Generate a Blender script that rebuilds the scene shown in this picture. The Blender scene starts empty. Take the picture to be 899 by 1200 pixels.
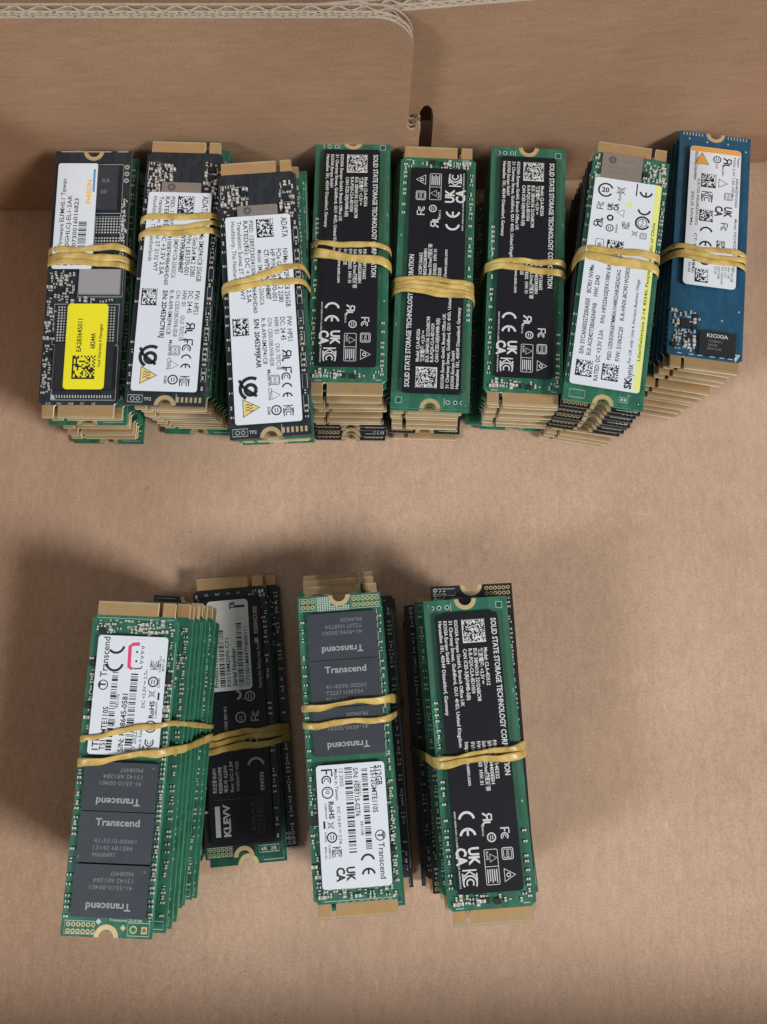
import bpy, bmesh, math, random
from mathutils import Vector, Matrix
random.seed(7)
R = math.radians
MM = 0.001
sc = bpy.context.scene
col = sc.collection

# ------------------------------------------------------------------ camera
cd = bpy.data.cameras.new('camera')
cam = bpy.data.objects.new('camera', cd); col.objects.link(cam)
cd.sensor_fit = 'VERTICAL'; cd.sensor_height = 24.0; cd.lens = 24.0 * 945.8 / 1200
cd.clip_start = 0.01; cd.clip_end = 50
cam.location = (0, 0, 0.250); cam.rotation_euler = (0.18293, 0, 0)
sc.camera = cam
sc.render.resolution_x = 767; sc.render.resolution_y = 1024

# ------------------------------------------------------------------ room light
w = bpy.data.worlds.new('World'); sc.world = w; w.use_nodes = True
bg = w.node_tree.nodes['Background']
bg.inputs[0].default_value = (1.0, 0.97, 0.94, 1); bg.inputs[1].default_value = 0.18
def area(name, loc, size, power, colr, size_y=None, target=(0, .03, 0)):
    l = bpy.data.lights.new(name, 'AREA'); l.energy = power; l.color = colr
    l.shape = 'RECTANGLE'; l.size = size; l.size_y = size_y or size
    o = bpy.data.objects.new(name, l); col.objects.link(o); o.location = loc
    o.rotation_euler = (Vector(target) - Vector(loc)).to_track_quat('-Z', 'Y').to_euler()
    return o
area('ceiling_lamp', (1.75, -0.93, 1.7), 0.55, 48, (1.0, 0.945, 0.885))
area('ceiling_lamp', (-1.6, -0.93, 1.4), 0.45, 20, (0.97, 0.98, 1.0))
sc.view_settings.view_transform = 'Standard'; sc.view_settings.look = 'None'
sc.view_settings.gamma = 1.0; sc.view_settings.exposure = 0.17; sc.view_settings.use_curve_mapping = False

# ------------------------------------------------------------------ materials
def new_mat(name):
    m = bpy.data.materials.new(name); m.use_nodes = True
    return m, m.node_tree.nodes, m.node_tree.links, m.node_tree.nodes['Principled BSDF']
def simple(name, c, rough=.5, metal=0, var=0.0, vscale=400, bump=0.0, bscale=900, spec=.5, coat=0):
    m, n, l, b = new_mat(name)
    b.inputs['Base Color'].default_value = (*c, 1); b.inputs['Roughness'].default_value = rough
    b.inputs['Metallic'].default_value = metal; b.inputs['Specular IOR Level'].default_value = spec
    b.inputs['Coat Weight'].default_value = coat
    tc = n.new('ShaderNodeTexCoord')
    if var:
        nz = n.new('ShaderNodeTexNoise'); nz.inputs['Scale'].default_value = vscale; nz.inputs['Detail'].default_value = 4
        l.new(tc.outputs['Object'], nz.inputs['Vector'])
        oi = n.new('ShaderNodeObjectInfo')
        ad = n.new('ShaderNodeMath'); ad.operation = 'MULTIPLY_ADD'; ad.inputs[1].default_value = .45; l.new(oi.outputs['Random'], ad.inputs[0]); l.new(nz.outputs['Fac'], ad.inputs[2])
        mr = n.new('ShaderNodeMapRange'); mr.inputs['From Min'].default_value = .3; mr.inputs['From Max'].default_value = 1.15
        mr.inputs['To Min'].default_value = 1 - var; mr.inputs['To Max'].default_value = 1 + var
        l.new(ad.outputs[0], mr.inputs['Value'])
        vm = n.new('ShaderNodeVectorMath'); vm.operation = 'SCALE'; vm.inputs[0].default_value = c
        l.new(mr.outputs[0], vm.inputs['Scale']); l.new(vm.outputs[0], b.inputs['Base Color'])
    if bump:
        nz = n.new('ShaderNodeTexNoise'); nz.inputs['Scale'].default_value = bscale; nz.inputs['Detail'].default_value = 3
        l.new(tc.outputs['Object'], nz.inputs['Vector'])
        bp = n.new('ShaderNodeBump'); bp.inputs['Strength'].default_value = bump; bp.inputs['Distance'].default_value = .0004
        l.new(nz.outputs['Fac'], bp.inputs['Height']); l.new(bp.outputs[0], b.inputs['Normal'])
    return m

def mask_mat(name, c, c2):
    """solder mask: copper tracks and planes showing faintly through the lacquer"""
    m, n, l, b = new_mat(name)
    b.inputs['Roughness'].default_value = .38; b.inputs['Specular IOR Level'].default_value = .5
    tc = n.new('ShaderNodeTexCoord')
    mp = n.new('ShaderNodeMapping'); mp.inputs['Scale'].default_value = (1, .35, 1); l.new(tc.outputs['Object'], mp.inputs[0])
    vo = n.new('ShaderNodeTexVoronoi'); vo.distance = 'MANHATTAN'; vo.inputs['Scale'].default_value = 650
    l.new(mp.outputs[0], vo.inputs['Vector'])
    r1 = n.new('ShaderNodeValToRGB'); r1.color_ramp.interpolation = 'CONSTANT'
    r1.color_ramp.elements[0].color = (*c, 1); r1.color_ramp.elements[1].position = .62; r1.color_ramp.elements[1].color = (*c2, 1)
    sp = n.new('ShaderNodeSeparateColor'); l.new(vo.outputs['Color'], sp.inputs[0]); l.new(sp.outputs[0], r1.inputs[0])
    nz = n.new('ShaderNodeTexNoise'); nz.inputs['Scale'].default_value = 90; nz.inputs['Detail'].default_value = 2; l.new(tc.outputs['Object'], nz.inputs['Vector'])
    mr = n.new('ShaderNodeMapRange'); mr.inputs['To Min'].default_value = .7; mr.inputs['To Max'].default_value = 1.3; l.new(nz.outputs['Fac'], mr.inputs['Value'])
    vm = n.new('ShaderNodeVectorMath'); vm.operation = 'SCALE'; l.new(r1.outputs[0], vm.inputs[0]); l.new(mr.outputs[0], vm.inputs['Scale'])
    l.new(vm.outputs[0], b.inputs['Base Color'])
    bp = n.new('ShaderNodeBump'); bp.inputs['Strength'].default_value = .15; bp.inputs['Distance'].default_value = .00005
    l.new(sp.outputs[0], bp.inputs['Height']); l.new(bp.outputs[0], b.inputs['Normal'])
    return m

def kraft(name, c, stretch, contrast=1.0):
    """kraft paper: fibres lying along one direction, soft clouds, dark and pale flecks"""
    m, n, l, b = new_mat(name)
    b.inputs['Roughness'].default_value = .82; b.inputs['Specular IOR Level'].default_value = .25
    tc = n.new('ShaderNodeTexCoord')
    def noise(scale, vec, detail=4, rough=.55):
        mp = n.new('ShaderNodeMapping'); mp.inputs['Scale'].default_value = vec; l.new(tc.outputs['Object'], mp.inputs[0])
        z = n.new('ShaderNodeTexNoise'); z.inputs['Scale'].default_value = scale; z.inputs['Detail'].default_value = detail
        z.inputs['Roughness'].default_value = rough; l.new(mp.outputs[0], z.inputs['Vector']); return z.outputs['Fac']
    def mrange(s, a, b_, c_, d):
        r = n.new('ShaderNodeMapRange'); r.inputs['From Min'].default_value = a; r.inputs['From Max'].default_value = b_
        r.inputs['To Min'].default_value = c_; r.inputs['To Max'].default_value = d; l.new(s, r.inputs['Value']); return r.outputs[0]
    def mul(a, b_):
        q = n.new('ShaderNodeMath'); q.operation = 'MULTIPLY'; l.new(a, q.inputs[0]); l.new(b_, q.inputs[1]); return q.outputs[0]
    k = contrast
    clouds = mrange(noise(18, (1, 1, 1), 3), .3, .7, 1 - .10 * k, 1 + .08 * k)
    fib = mrange(noise(600, stretch, 5, .7), .25, .75, 1 - .12 * k, 1 + .12 * k)
    fine = mrange(noise(1900, (1, 1, 1), 3, .7), .3, .7, 1 - .17 * k, 1 + .17 * k)
    dark = mrange(noise(800, (1, .8, 1), 2, .6), .68, .80, 1, .70)
    pale = mrange(noise(260, stretch, 2, .7), .68, .76, 1, 1.14)
    f = mul(mul(mul(clouds, fib), mul(fine, dark)), pale)
    wv = n.new('ShaderNodeTexWave'); wv.wave_type = 'BANDS'; wv.bands_direction = 'X' if stretch[0] == 1 else 'Z'
    wv.inputs['Scale'].default_value = 50 if stretch[0] == 1 else 24; wv.inputs['Distortion'].default_value = 1.2; wv.inputs['Detail'].default_value = 2; wv.inputs['Detail Scale'].default_value = 1.5
    l.new(tc.outputs['Object'], wv.inputs['Vector'])
    f = mul(f, mrange(wv.outputs['Fac'], 0, 1, 1 - .010 * k, 1 + .009 * k))
    scuff = noise(55, (.35, 1.2, 1), 5, .75)
    f = mul(f, mrange(scuff, .60, .70, 1, 1.07)); f = mul(f, mrange(noise(26, (1, .6, 1), 6, .7), .60, .72, 1, .92))
    vm = n.new('ShaderNodeVectorMath'); vm.operation = 'SCALE'; vm.inputs[0].default_value = c; l.new(f, vm.inputs['Scale'])
    l.new(vm.outputs[0], b.inputs['Base Color'])
    bp = n.new('ShaderNodeBump'); bp.inputs['Strength'].default_value = .35; bp.inputs['Distance'].default_value = .0002
    l.new(fib, bp.inputs['Height']); l.new(bp.outputs[0], b.inputs['Normal'])
    return m

M = {
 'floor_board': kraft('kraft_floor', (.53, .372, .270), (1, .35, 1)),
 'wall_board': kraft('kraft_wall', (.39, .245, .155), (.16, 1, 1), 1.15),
 'cut_edge': simple('cardboard_cut_edge', (.43, .36, .29), .9, var=.18, vscale=700, bump=.5),
 'flute': simple('cardboard_flute', (.40, .31, .22), .9, var=.2, vscale=500, bump=.4),
 'table': simple('red_brown_wood', (.26, .11, .06), .5, var=.25, vscale=30),
 'green': mask_mat('green_solder_mask', (.026, .135, .084), (.034, .170, .106)),
 'green_dark': mask_mat('dark_green_solder_mask', (.008, .070, .042), (.012, .095, .058)),
 'navy': mask_mat('navy_solder_mask', (.018, .025, .034), (.024, .033, .044)),
 'black': mask_mat('black_solder_mask', (.010, .012, .015), (.015, .018, .022)),
 'blue': mask_mat('blue_solder_mask', (.012, .078, .150), (.015, .092, .178)),
 'edge_green': simple('green_board_edge', (.055, .31, .175), .5, var=.25, vscale=300),
 'edge_black': simple('black_board_edge', (.12, .13, .12), .5, var=.2),
 'edge_blue': simple('blue_board_edge', (.05, .16, .22), .5, var=.2),
 'fr4': simple('bare_laminate_edge', (.84, .74, .49), .6, var=.18, vscale=500),
 'tab': simple('bare_tab_laminate', (.40, .31, .19), .5, var=.15),
 'gold': simple('gold_contacts', (.66, .41, .17), .33, .6, var=.15, vscale=300),
 'ring_gold': simple('gold_pad', (.78, .62, .34), .42, .6, var=.15, vscale=300),
 'solder': simple('tinned_solder', (.78, .80, .78), .35, .25, var=.15, vscale=900),
 'pads': simple('tinned_pads', (.60, .63, .62), .5, .2),
 'plane': simple('dull_green_copper_plane', (.045, .135, .085), .45),
 'chip': simple('chip_resin', (.040, .048, .062), .42, var=.2, vscale=250, bump=.12, bscale=3000),
 'chip_dk': simple('dark_chip_resin', (.020, .022, .026), .4, var=.12),
 'chip_metal': simple('controller_lid', (.44, .41, .38), .33, .65, var=.08, vscale=300),
 'chip_grey': simple('grey_controller_lid', (.50, .51, .53), .38, .5, var=.05, vscale=200),
 'cap': simple('ceramic_capacitor', (.34, .30, .25), .5, var=.3, vscale=900),
 'res': simple('resistor_body', (.03, .03, .03), .5),
 'ink_white': simple('white_print', (.66, .70, .70), .6),
 'silk': simple('white_silkscreen', (.52, .58, .58), .6),
 'etch': simple('laser_marking', (.17, .19, .21), .6),
 'ink_black': simple('black_print', (.018, .018, .022), .5),
 'ink_grey': simple('grey_print', (.10, .10, .12), .5),
 'white': simple('white_label_paper', (.73, .80, .89), .34, var=.03, vscale=60, bump=.45, bscale=55),
 'greylabel': simple('silver_label_paper', (.72, .75, .78), .34, var=.03, vscale=60, bump=.1, bscale=120),
 'black_label': simple('black_label_film', (.010, .011, .017), .38, bump=.45, bscale=60, spec=.34),
 'yellow': simple('yellow_sticker', (.86, .80, .02), .4, var=.03, vscale=60, bump=.1, bscale=120),
 'lime': simple('lime_label_strip', (.80, .86, .26), .4),
 'orange': simple('orange_print', (.78, .38, .08), .45),
 'phison_y': simple('amber_print', (.85, .50, .03), .45),
 'phison_b': simple('blue_print', (.10, .32, .62), .45),
 'amber': simple('pale_amber_print', (.80, .62, .22), .45),
 'pink': simple('pink_print', (.72, .06, .20), .45),
}
# rubber: slightly see-through edges come from subsurface light
m, n_, l_, b_ = new_mat('rubber_band'); M['rubber'] = m
b_.inputs['Roughness'].default_value = .34
b_.inputs['Subsurface Weight'].default_value = .55; b_.inputs['Subsurface Radius'].default_value = (.0012, .0007, .0003)
tc = n_.new('ShaderNodeTexCoord'); nz = n_.new('ShaderNodeTexNoise'); nz.inputs['Scale'].default_value = 260; nz.inputs['Detail'].default_value = 4
l_.new(tc.outputs['Object'], nz.inputs['Vector'])
rr = n_.new('ShaderNodeValToRGB'); rr.color_ramp.elements[0].position = .3; rr.color_ramp.elements[0].color = (.40, .27, .06, 1)
rr.color_ramp.elements[1].position = .75; rr.color_ramp.elements[1].color = (.74, .57, .21, 1)
l_.new(nz.outputs['Fac'], rr.inputs[0]); l_.new(rr.outputs[0], b_.inputs['Base Color'])
bp = n_.new('ShaderNodeBump'); bp.inputs['Strength'].default_value = .4; bp.inputs['Distance'].default_value = .0003
nz2 = n_.new('ShaderNodeTexNoise'); nz2.inputs['Scale'].default_value = 700; l_.new(tc.outputs['Object'], nz2.inputs['Vector'])
l_.new(nz2.outputs['Fac'], bp.inputs['Height']); l_.new(bp.outputs[0], b_.inputs['Normal'])

# ------------------------------------------------------------------ mesh helper (millimetres in, metres out)
class MB:
    def __init__(s): s.v = []; s.f = []; s.m = []; s.mats = []
    def mi(s, name):
        if name not in s.mats: s.mats.append(name)
        return s.mats.index(name)
    def add(s, vs, fs, mat):
        k = len(s.v); s.v += [tuple(p) for p in vs]; i = s.mi(mat)
        for f in fs: s.f.append(tuple(k + q for q in f)); s.m.append(i)
    def box(s, cx, cy, z0, sx, sy, h, mat, rot=0, bottom=True):
        c, n = math.cos(rot), math.sin(rot); P = []
        for z in (z0, z0 + h):
            for a, b in ((-1, -1), (1, -1), (1, 1), (-1, 1)):
                x, y = a * sx / 2, b * sy / 2; P.append((cx + c * x - n * y, cy + n * x + c * y, z))
        F = [(4, 5, 6, 7), (0, 1, 5, 4), (1, 2, 6, 5), (2, 3, 7, 6), (3, 0, 4, 7)]
        if bottom: F.append((3, 2, 1, 0))
        s.add(P, F, mat)
    def prism(s, poly, z0, z1, top, side, sidefn=None, chamfer=0):
        n = len(poly); k = len(s.v)
        s.v += [(x, y, z0) for x, y in poly] + [(x, y, z1) for x, y in poly]
        t = s.mi(top)
        s.f.append(tuple(k + n + i for i in range(n))); s.m.append(t)
        s.f.append(tuple(k + n - 1 - i for i in range(n))); s.m.append(t)
        for i in range(n):
            j = (i + 1) % n; s.f.append((k + i, k + j, k + n + j, k + n + i))
            s.m.append(s.mi(sidefn(poly[i], poly[j]) if sidefn else side))
    def mesh(s, name):
        me = bpy.data.meshes.new(name); me.from_pydata([(x * MM, y * MM, z * MM) for x, y, z in s.v], [], s.f)
        for n in s.mats: me.materials.append(M[n])
        me.polygons.foreach_set('material_index', s.m); me.update(); return me

def link(name, me, parent=None, kind=None, smooth=False):
    o = bpy.data.objects.new(name, me); col.objects.link(o)
    if parent: o.parent = parent
    if kind: o['kind'] = kind
    if smooth:
        for p in me.polygons: p.use_smooth = True
    return o
def empty(name, loc=(0, 0, 0), rot=(0, 0, 0), label=None, cat=None, group=None):
    o = bpy.data.objects.new(name, None); col.objects.link(o); o.empty_display_size = .01
    o.location = [c * MM for c in loc]; o.rotation_euler = rot
    if label: o['label'] = label
    if cat: o['category'] = cat
    if group: o['group'] = group
    return o
def rrect(x0, y0, x1, y1, r, n=5):
    P = []
    for cx, cy, a0 in ((x1 - r, y1 - r, 0), (x0 + r, y1 - r, 90), (x0 + r, y0 + r, 180), (x1 - r, y0 + r, 270)):
        for i in range(n + 1):
            a = R(a0 + 90 * i / n); P.append((cx + r * math.cos(a), cy + r * math.sin(a)))
    return P

# ------------------------------------------------------------------ flat print
_tc = {}
def glyphs(s, bold):
    k = (s, bold)
    if k not in _tc:
        cu = bpy.data.curves.new('t', 'FONT'); cu.body = s; cu.size = 1; cu.resolution_u = 2; cu.offset = bold
        o = bpy.data.objects.new('t', cu); me = bpy.data.meshes.new_from_object(o)
        vs = [tuple(v.co[:2]) for v in me.vertices]; fs = [tuple(p.vertices) for p in me.polygons]
        x0 = min((v[0] for v in vs), default=0); x1 = max((v[0] for v in vs), default=1)
        _tc[k] = (vs, fs, x0, x1)
        bpy.data.objects.remove(o); bpy.data.curves.remove(cu); bpy.data.meshes.remove(me)
    return _tc[k]
CAP = .70
DIRS = {'down': (0, -1), 'up': (0, 1), 'right': (1, 0), 'left': (-1, 0)}
class Ink(MB):
    """flat print on a surface at height z: text runs along a direction of the card"""
    def __init__(s, z): super().__init__(); s.z = z
    def fr(s, x, y, d):
        ux, uy = DIRS[d]; return lambda u, v: (x + ux * u - uy * v, y + uy * u + ux * v, s.z)
    def text(s, x, y, t, h, d='down', length=None, bold=0.0, mat='ink_black', wid=1.0):
        vs, fs, x0, x1 = glyphs(t, bold + (.010 if h < 2 else .004)); k = h / CAP; kx = k * wid
        if length: kx = length / max(x1 - x0, .01)
        T = s.fr(x, y, d); s.add([T((a - x0) * kx, b * k) for a, b in vs], fs, mat)
    def rect(s, x0, y0, x1, y1, mat='ink_black'):
        s.add([(x0, y0, s.z), (x1, y0, s.z), (x1, y1, s.z), (x0, y1, s.z)], [(0, 1, 2, 3)], mat)
    def poly(s, pts, mat='ink_black'): s.add([(x, y, s.z) for x, y in pts], [tuple(range(len(pts)))], mat)
    def stroke(s, pts, w, mat='ink_black', closed=False):
        n = len(pts); L = []
        for i in range(n):
            a = pts[(i - 1) % n] if (closed or i > 0) else pts[i]; b = pts[(i + 1) % n] if (closed or i < n - 1) else pts[i]
            dx, dy = b[0] - a[0], b[1] - a[1]; q = math.hypot(dx, dy) or 1; L.append((-dy / q * w / 2, dx / q * w / 2))
        V = [];
        for p, o in zip(pts, L): V += [(p[0] + o[0], p[1] + o[1], s.z), (p[0] - o[0], p[1] - o[1], s.z)]
        F = [(2 * i, 2 * i + 1, 2 * ((i + 1) % n) + 1, 2 * ((i + 1) % n)) for i in range(n if closed else n - 1)]
        s.add(V, F, mat)
    def arc(s, cx, cy, r, a0, a1, w, mat='ink_black', d='right', n=14):
        base = {'right': 0, 'up': 90, 'left': 180, 'down': 270}[d]
        s.stroke([(cx + r * math.cos(R(base + a0 + (a1 - a0) * i / n)), cy + r * math.sin(R(base + a0 + (a1 - a0) * i / n))) for i in range(n + 1)], w, mat)
    def ring(s, cx, cy, r, w, mat='ink_black'): s.arc(cx, cy, r, 0, 360, w, mat, n=18)
    def frame(s, x0, y0, x1, y1, w, mat='ink_black', r=None):
        s.stroke(rrect(min(x0, x1), min(y0, y1), max(x0, x1), max(y0, y1), r, 3) if r else [(x0, y0), (x1, y0), (x1, y1), (x0, y1)], w, mat, True)
    def loc(s, x, y, d): T = s.fr(x, y, d); return lambda u, v: T(u, v)[:2]
    def c_mark(s, x, y, h, d, mat='ink_black'):        # letter C of the CE mark, x,y = centre
        s.arc(x, y, h * .43, 100, 260, h * .14, mat, d)
    def e_mark(s, x, y, h, d, mat='ink_black'):
        s.arc(x, y, h * .43, 100, 260, h * .14, mat, d); T = s.loc(x, y, d); s.stroke([T(-h * .43, 0), T(-.06 * h, 0)], h * .12, mat)
    def ce(s, x, y, h, d, mat='ink_black'):            # x,y = start on the centre line
        T = s.loc(x, y, d); a = T(h * .5, 0); b = T(h * 1.42, 0); s.c_mark(*a, h, d, mat); s.e_mark(*b, h, d, mat)
    def fc(s, x, y, h, d, mat='ink_black'):
        T = s.loc(x, y, d); s.stroke([T(0, -h * .5), T(0, h * .5), T(h * .6, h * .5)], h * .16, mat); s.stroke([T(0, 0), T(h * .4, 0)], h * .14, mat)
        c = T(h * .95, -h * .05); s.arc(*c, h * .40, 50, 310, h * .13, mat, d); s.arc(*c, h * .19, 50, 310, h * .08, mat, d, 8)
    def kc(s, x, y, h, d, mat='ink_black'):
        T = s.loc(x, y, d)
        s.stroke([T(0, -h * .5), T(0, h * .5)], h * .1, mat); s.stroke([T(h * .45, h * .5), T(h * .08, 0), T(h * .45, -h * .5)], h * .1, mat)
        s.stroke([T(h * .2, h * .5), T(h * .75, h * .5)], h * .09, mat); s.stroke([T(h * .2, -h * .5), T(h * .75, -h * .5)], h * .09, mat)
        c = T(h * .85, 0); s.arc(*c, h * .48, 60, 300, h * .1, mat, d); s.arc(*c, h * .25, 50, 310, h * .1, mat, d, 8)
    def ur(s, x, y, h, d, mat='ink_black'):
        T = s.loc(x, y, d); w_ = h * .2
        s.stroke([T(h * .75, -h * .5), T(h * .75, h * .5), T(h * .2, h * .5), T(h * .1, h * .2), T(h * .3, 0), T(h * .75, 0)], w_, mat)
        s.stroke([T(h * .35, 0), T(0, -h * .5)], w_, mat)
        s.stroke([T(h * 1.0, h * .35), T(h * 1.0, -h * .3), T(h * 1.15, -h * .5), T(h * 1.4, -h * .5)], w_, mat)
    def tri(s, x, y, h, d, mat='ink_black', w=None, fill=None):
        T = s.loc(x, y, d); P = [T(-h * .55, -h * .45), T(h * .55, -h * .45), T(0, h * .55)]
        if fill: s.poly(P, fill)
        s.z += .004; s.stroke(P, w or h * .1, mat, True); s.z -= .004
    def minus(s, x, y, r, d, mat='ink_black'):
        s.ring(x, y, r, r * .3, mat); T = s.loc(x, y, d); s.stroke([T(-r * .5, r * .3), T(r * .5, r * .3)], r * .2, mat); s.stroke([T(-r * .5, -r * .25), T(r * .5, -r * .25)], r * .2, mat)
    def bin(s, x, y, h, d, mat='ink_black'):
        T = s.loc(x, y, d); s.stroke([T(-h * .3, h * .35), T(-h * .2, -h * .3), T(h * .2, -h * .3), T(h * .3, h * .35)], h * .07, mat, True)
        s.stroke([T(-h * .45, h * .5), T(h * .45, -h * .45)], h * .07, mat); s.stroke([T(h * .45, h * .5), T(-h * .45, -h * .45)], h * .07, mat)
    def vci(s, x, y, h, d, mat='ink_black'):
        s.frame(x - h / 2, y - h / 2, x + h / 2, y + h / 2, h * .07, mat, h * .15); s.frame(x - h * .36, y - h * .36, x + h * .36, y + h * .36, h * .05, mat, h * .1)
        T = s.loc(x, y, d); a = T(-h * .28, -h * .12); s.text(a[0], a[1], 'VCI', h * .26, d, h * .56, .01, mat)
    def ukca(s, x, y, h, d, mat='ink_black'):
        T = s.loc(x, y, d); a = T(0, h * .06); b = T(0, -h * .94)
        s.text(a[0], a[1], 'UK', h * .82, d, h * 1.35, .035, mat); s.text(b[0], b[1], 'CA', h * .82, d, h * 1.35, .035, mat)
    def bars(s, x, y, length, h, d, seed, mat='ink_black', unit=.16):
        rnd = random.Random(seed); u = 0; T = s.loc(x, y, d)
        while u < length:
            w_ = unit * rnd.choice((1, 1, 2, 3)); a = [T(u, 0), T(u + w_, 0), T(u + w_, h), T(u, h)]; s.poly(a, mat); u += w_ + unit * rnd.choice((1, 1, 2, 3))
    def matrix(s, x0, y0, x1, y1, n, seed, mat='ink_black'):   # two-dimensional bar code with its solid L border
        rnd = random.Random(seed); cx, cy = (x1 - x0) / n, (y1 - y0) / n
        for i in range(n):
            for j in range(n):
                on = (i == 0 or j == 0) or ((i == n - 1) and j % 2) or ((j == n - 1) and i % 2) or (0 < i < n - 1 and 0 < j < n - 1 and rnd.random() < .5)
                if on: s.rect(x0 + i * cx, y0 + j * cy, x0 + (i + 1) * cx, y0 + (j + 1) * cy, mat)

# ------------------------------------------------------------------ card pieces (shared meshes)
TH = .8
def outline():
    P = [(-11, -40)]
    P += [(1.75 * math.cos(R(180 - a)), -40 + 1.75 * math.sin(R(180 - a))) for a in range(0, 181, 20)]
    P += [(11, -40), (11, 35.5), (10.3, 35.9), (9.925, 36.3), (9.925, 39.7), (9.7, 40), (6.725, 40), (6.725, 37.1)]
    P += [(6.125 + .6 * math.cos(R(a)), 37.0 - .6 * math.sin(R(a))) for a in (30, 60, 90, 120, 150)]
    P += [(5.525, 37.1), (5.525, 40), (-9.7, 40), (-9.925, 39.7), (-9.925, 36.3), (-10.3, 35.9), (-11, 35.5)]
    return P
OUT = outline()
def board_mesh(mask, edge):
    b = MB(); b.prism(OUT, 0, TH, mask, edge, lambda p, q: 'fr4' if (p[1] + q[1]) / 2 > 36 else edge)
    return b.mesh('circuit_board')
def contacts_mesh():
    b = MB()
    for z0 in (TH, -.012):
        b.box(-2.2, 38.2, z0, 15.3, 3.5, .012, 'tab'); b.box(8.3, 38.2, z0, 3.1, 3.5, .012, 'tab')
    xs = [-9.45 + .5 * i for i in range(30)] + [7.05 + .5 * i for i in range(6)]
    for x in xs:
        b.box(x, 37.95, TH, .31, 3.0, .035, 'gold', bottom=False)
        b.box(x, 38.15, -.035, .34, 3.1, .035, 'gold')
    return b.mesh('gold_contacts')
def pad_mesh():
    b = MB(); N = 12
    for z0, z1 in ((TH, TH + .04), (-.04, 0)):
        for i in range(N):
            a, c = R(180 * i / N), R(180 * (i + 1) / N)
            P = [(r_ * math.cos(q), -40 + r_ * math.sin(q)) for r_, q in ((1.78, a), (2.95, a), (2.95, c), (1.78, c))]
            P = [(x, max(y, -39.98)) for x, y in P]
            b.add([(x, y, z0) for x, y in P] + [(x, y, z1) for x, y in P], [(4, 5, 6, 7), (3, 2, 1, 0), (1, 2, 6, 5), (3, 0, 4, 7)], 'ring_gold')
    return b.mesh('mounting_pad')
def put_comp(b, x, y, rot, L=1.0, W=.5, h=.45, body='cap', z=TH):
    c, s = math.cos(rot), math.sin(rot); e = L * .26
    b.box(x, y, z, L - 2 * e, W * .96, h * .96, body, rot, False)
    for k in (-1, 1):
        b.box(x + c * k * (L - e) / 2, y + s * k * (L - e) / 2, z, e, W, h, 'solder', rot, False)
def scatter(b, regs, seed, keep=(), z=TH):
    rnd = random.Random(seed)
    for x0, y0, x1, y1, n in regs:
        placed = []
        for _ in range(n * 6):
            if len(placed) >= n: break
            x, y = rnd.uniform(x0, x1), rnd.uniform(y0, y1)
            if any(a - .4 < x < c + .4 and d - .4 < y < e + .4 for a, d, c, e in keep): continue
            if any(abs(x - p) < 1.0 and abs(y - q) < .85 for p, q in placed): continue
            placed.append((x, y)); t = rnd.random(); rot = rnd.choice((0, math.pi / 2))
            if t < .62: put_comp(b, x, y, rot, z=z, body=rnd.choice(('cap', 'cap', 'res')))
            elif t < .8: put_comp(b, x, y, rot, .6, .32, .3, z=z)
            elif t < .93: put_comp(b, x, y, rot, 1.5, .8, .7, z=z)
            else: b.box(x, y, z, 1.4, 1.4, .6, 'chip_dk', rot, False)
def edge_row(b, x, y0, y1, step, seed, prob=.85, z=TH):
    rnd = random.Random(seed); y = y0
    while y < y1:
        if rnd.random() < prob: put_comp(b, x + rnd.uniform(-.1, .1), y, rnd.choice((0, 0, math.pi / 2)), .95, .5, .42, body=rnd.choice(('cap', 'res', 'cap')), z=z)
        y += step * rnd.choice((1, 1, 1, 1.6))
def chip(cx, cy, sx, sy, h=1.15, mat='chip', z0=TH, name='memory_chip'):
    b = MB(); c = .12
    P = rrect(cx - sx / 2, cy - sy / 2, cx + sx / 2, cy + sy / 2, .2, 2)
    k = len(P); b.prism(P, z0 + .08, z0 + h, mat, mat)
    b.box(cx, cy, z0, sx - .6, sy - .6, .1, 'green_dark')
    return (name, b.mesh(name), None)
def silk_ink(): return Ink(TH + .012)

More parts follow.
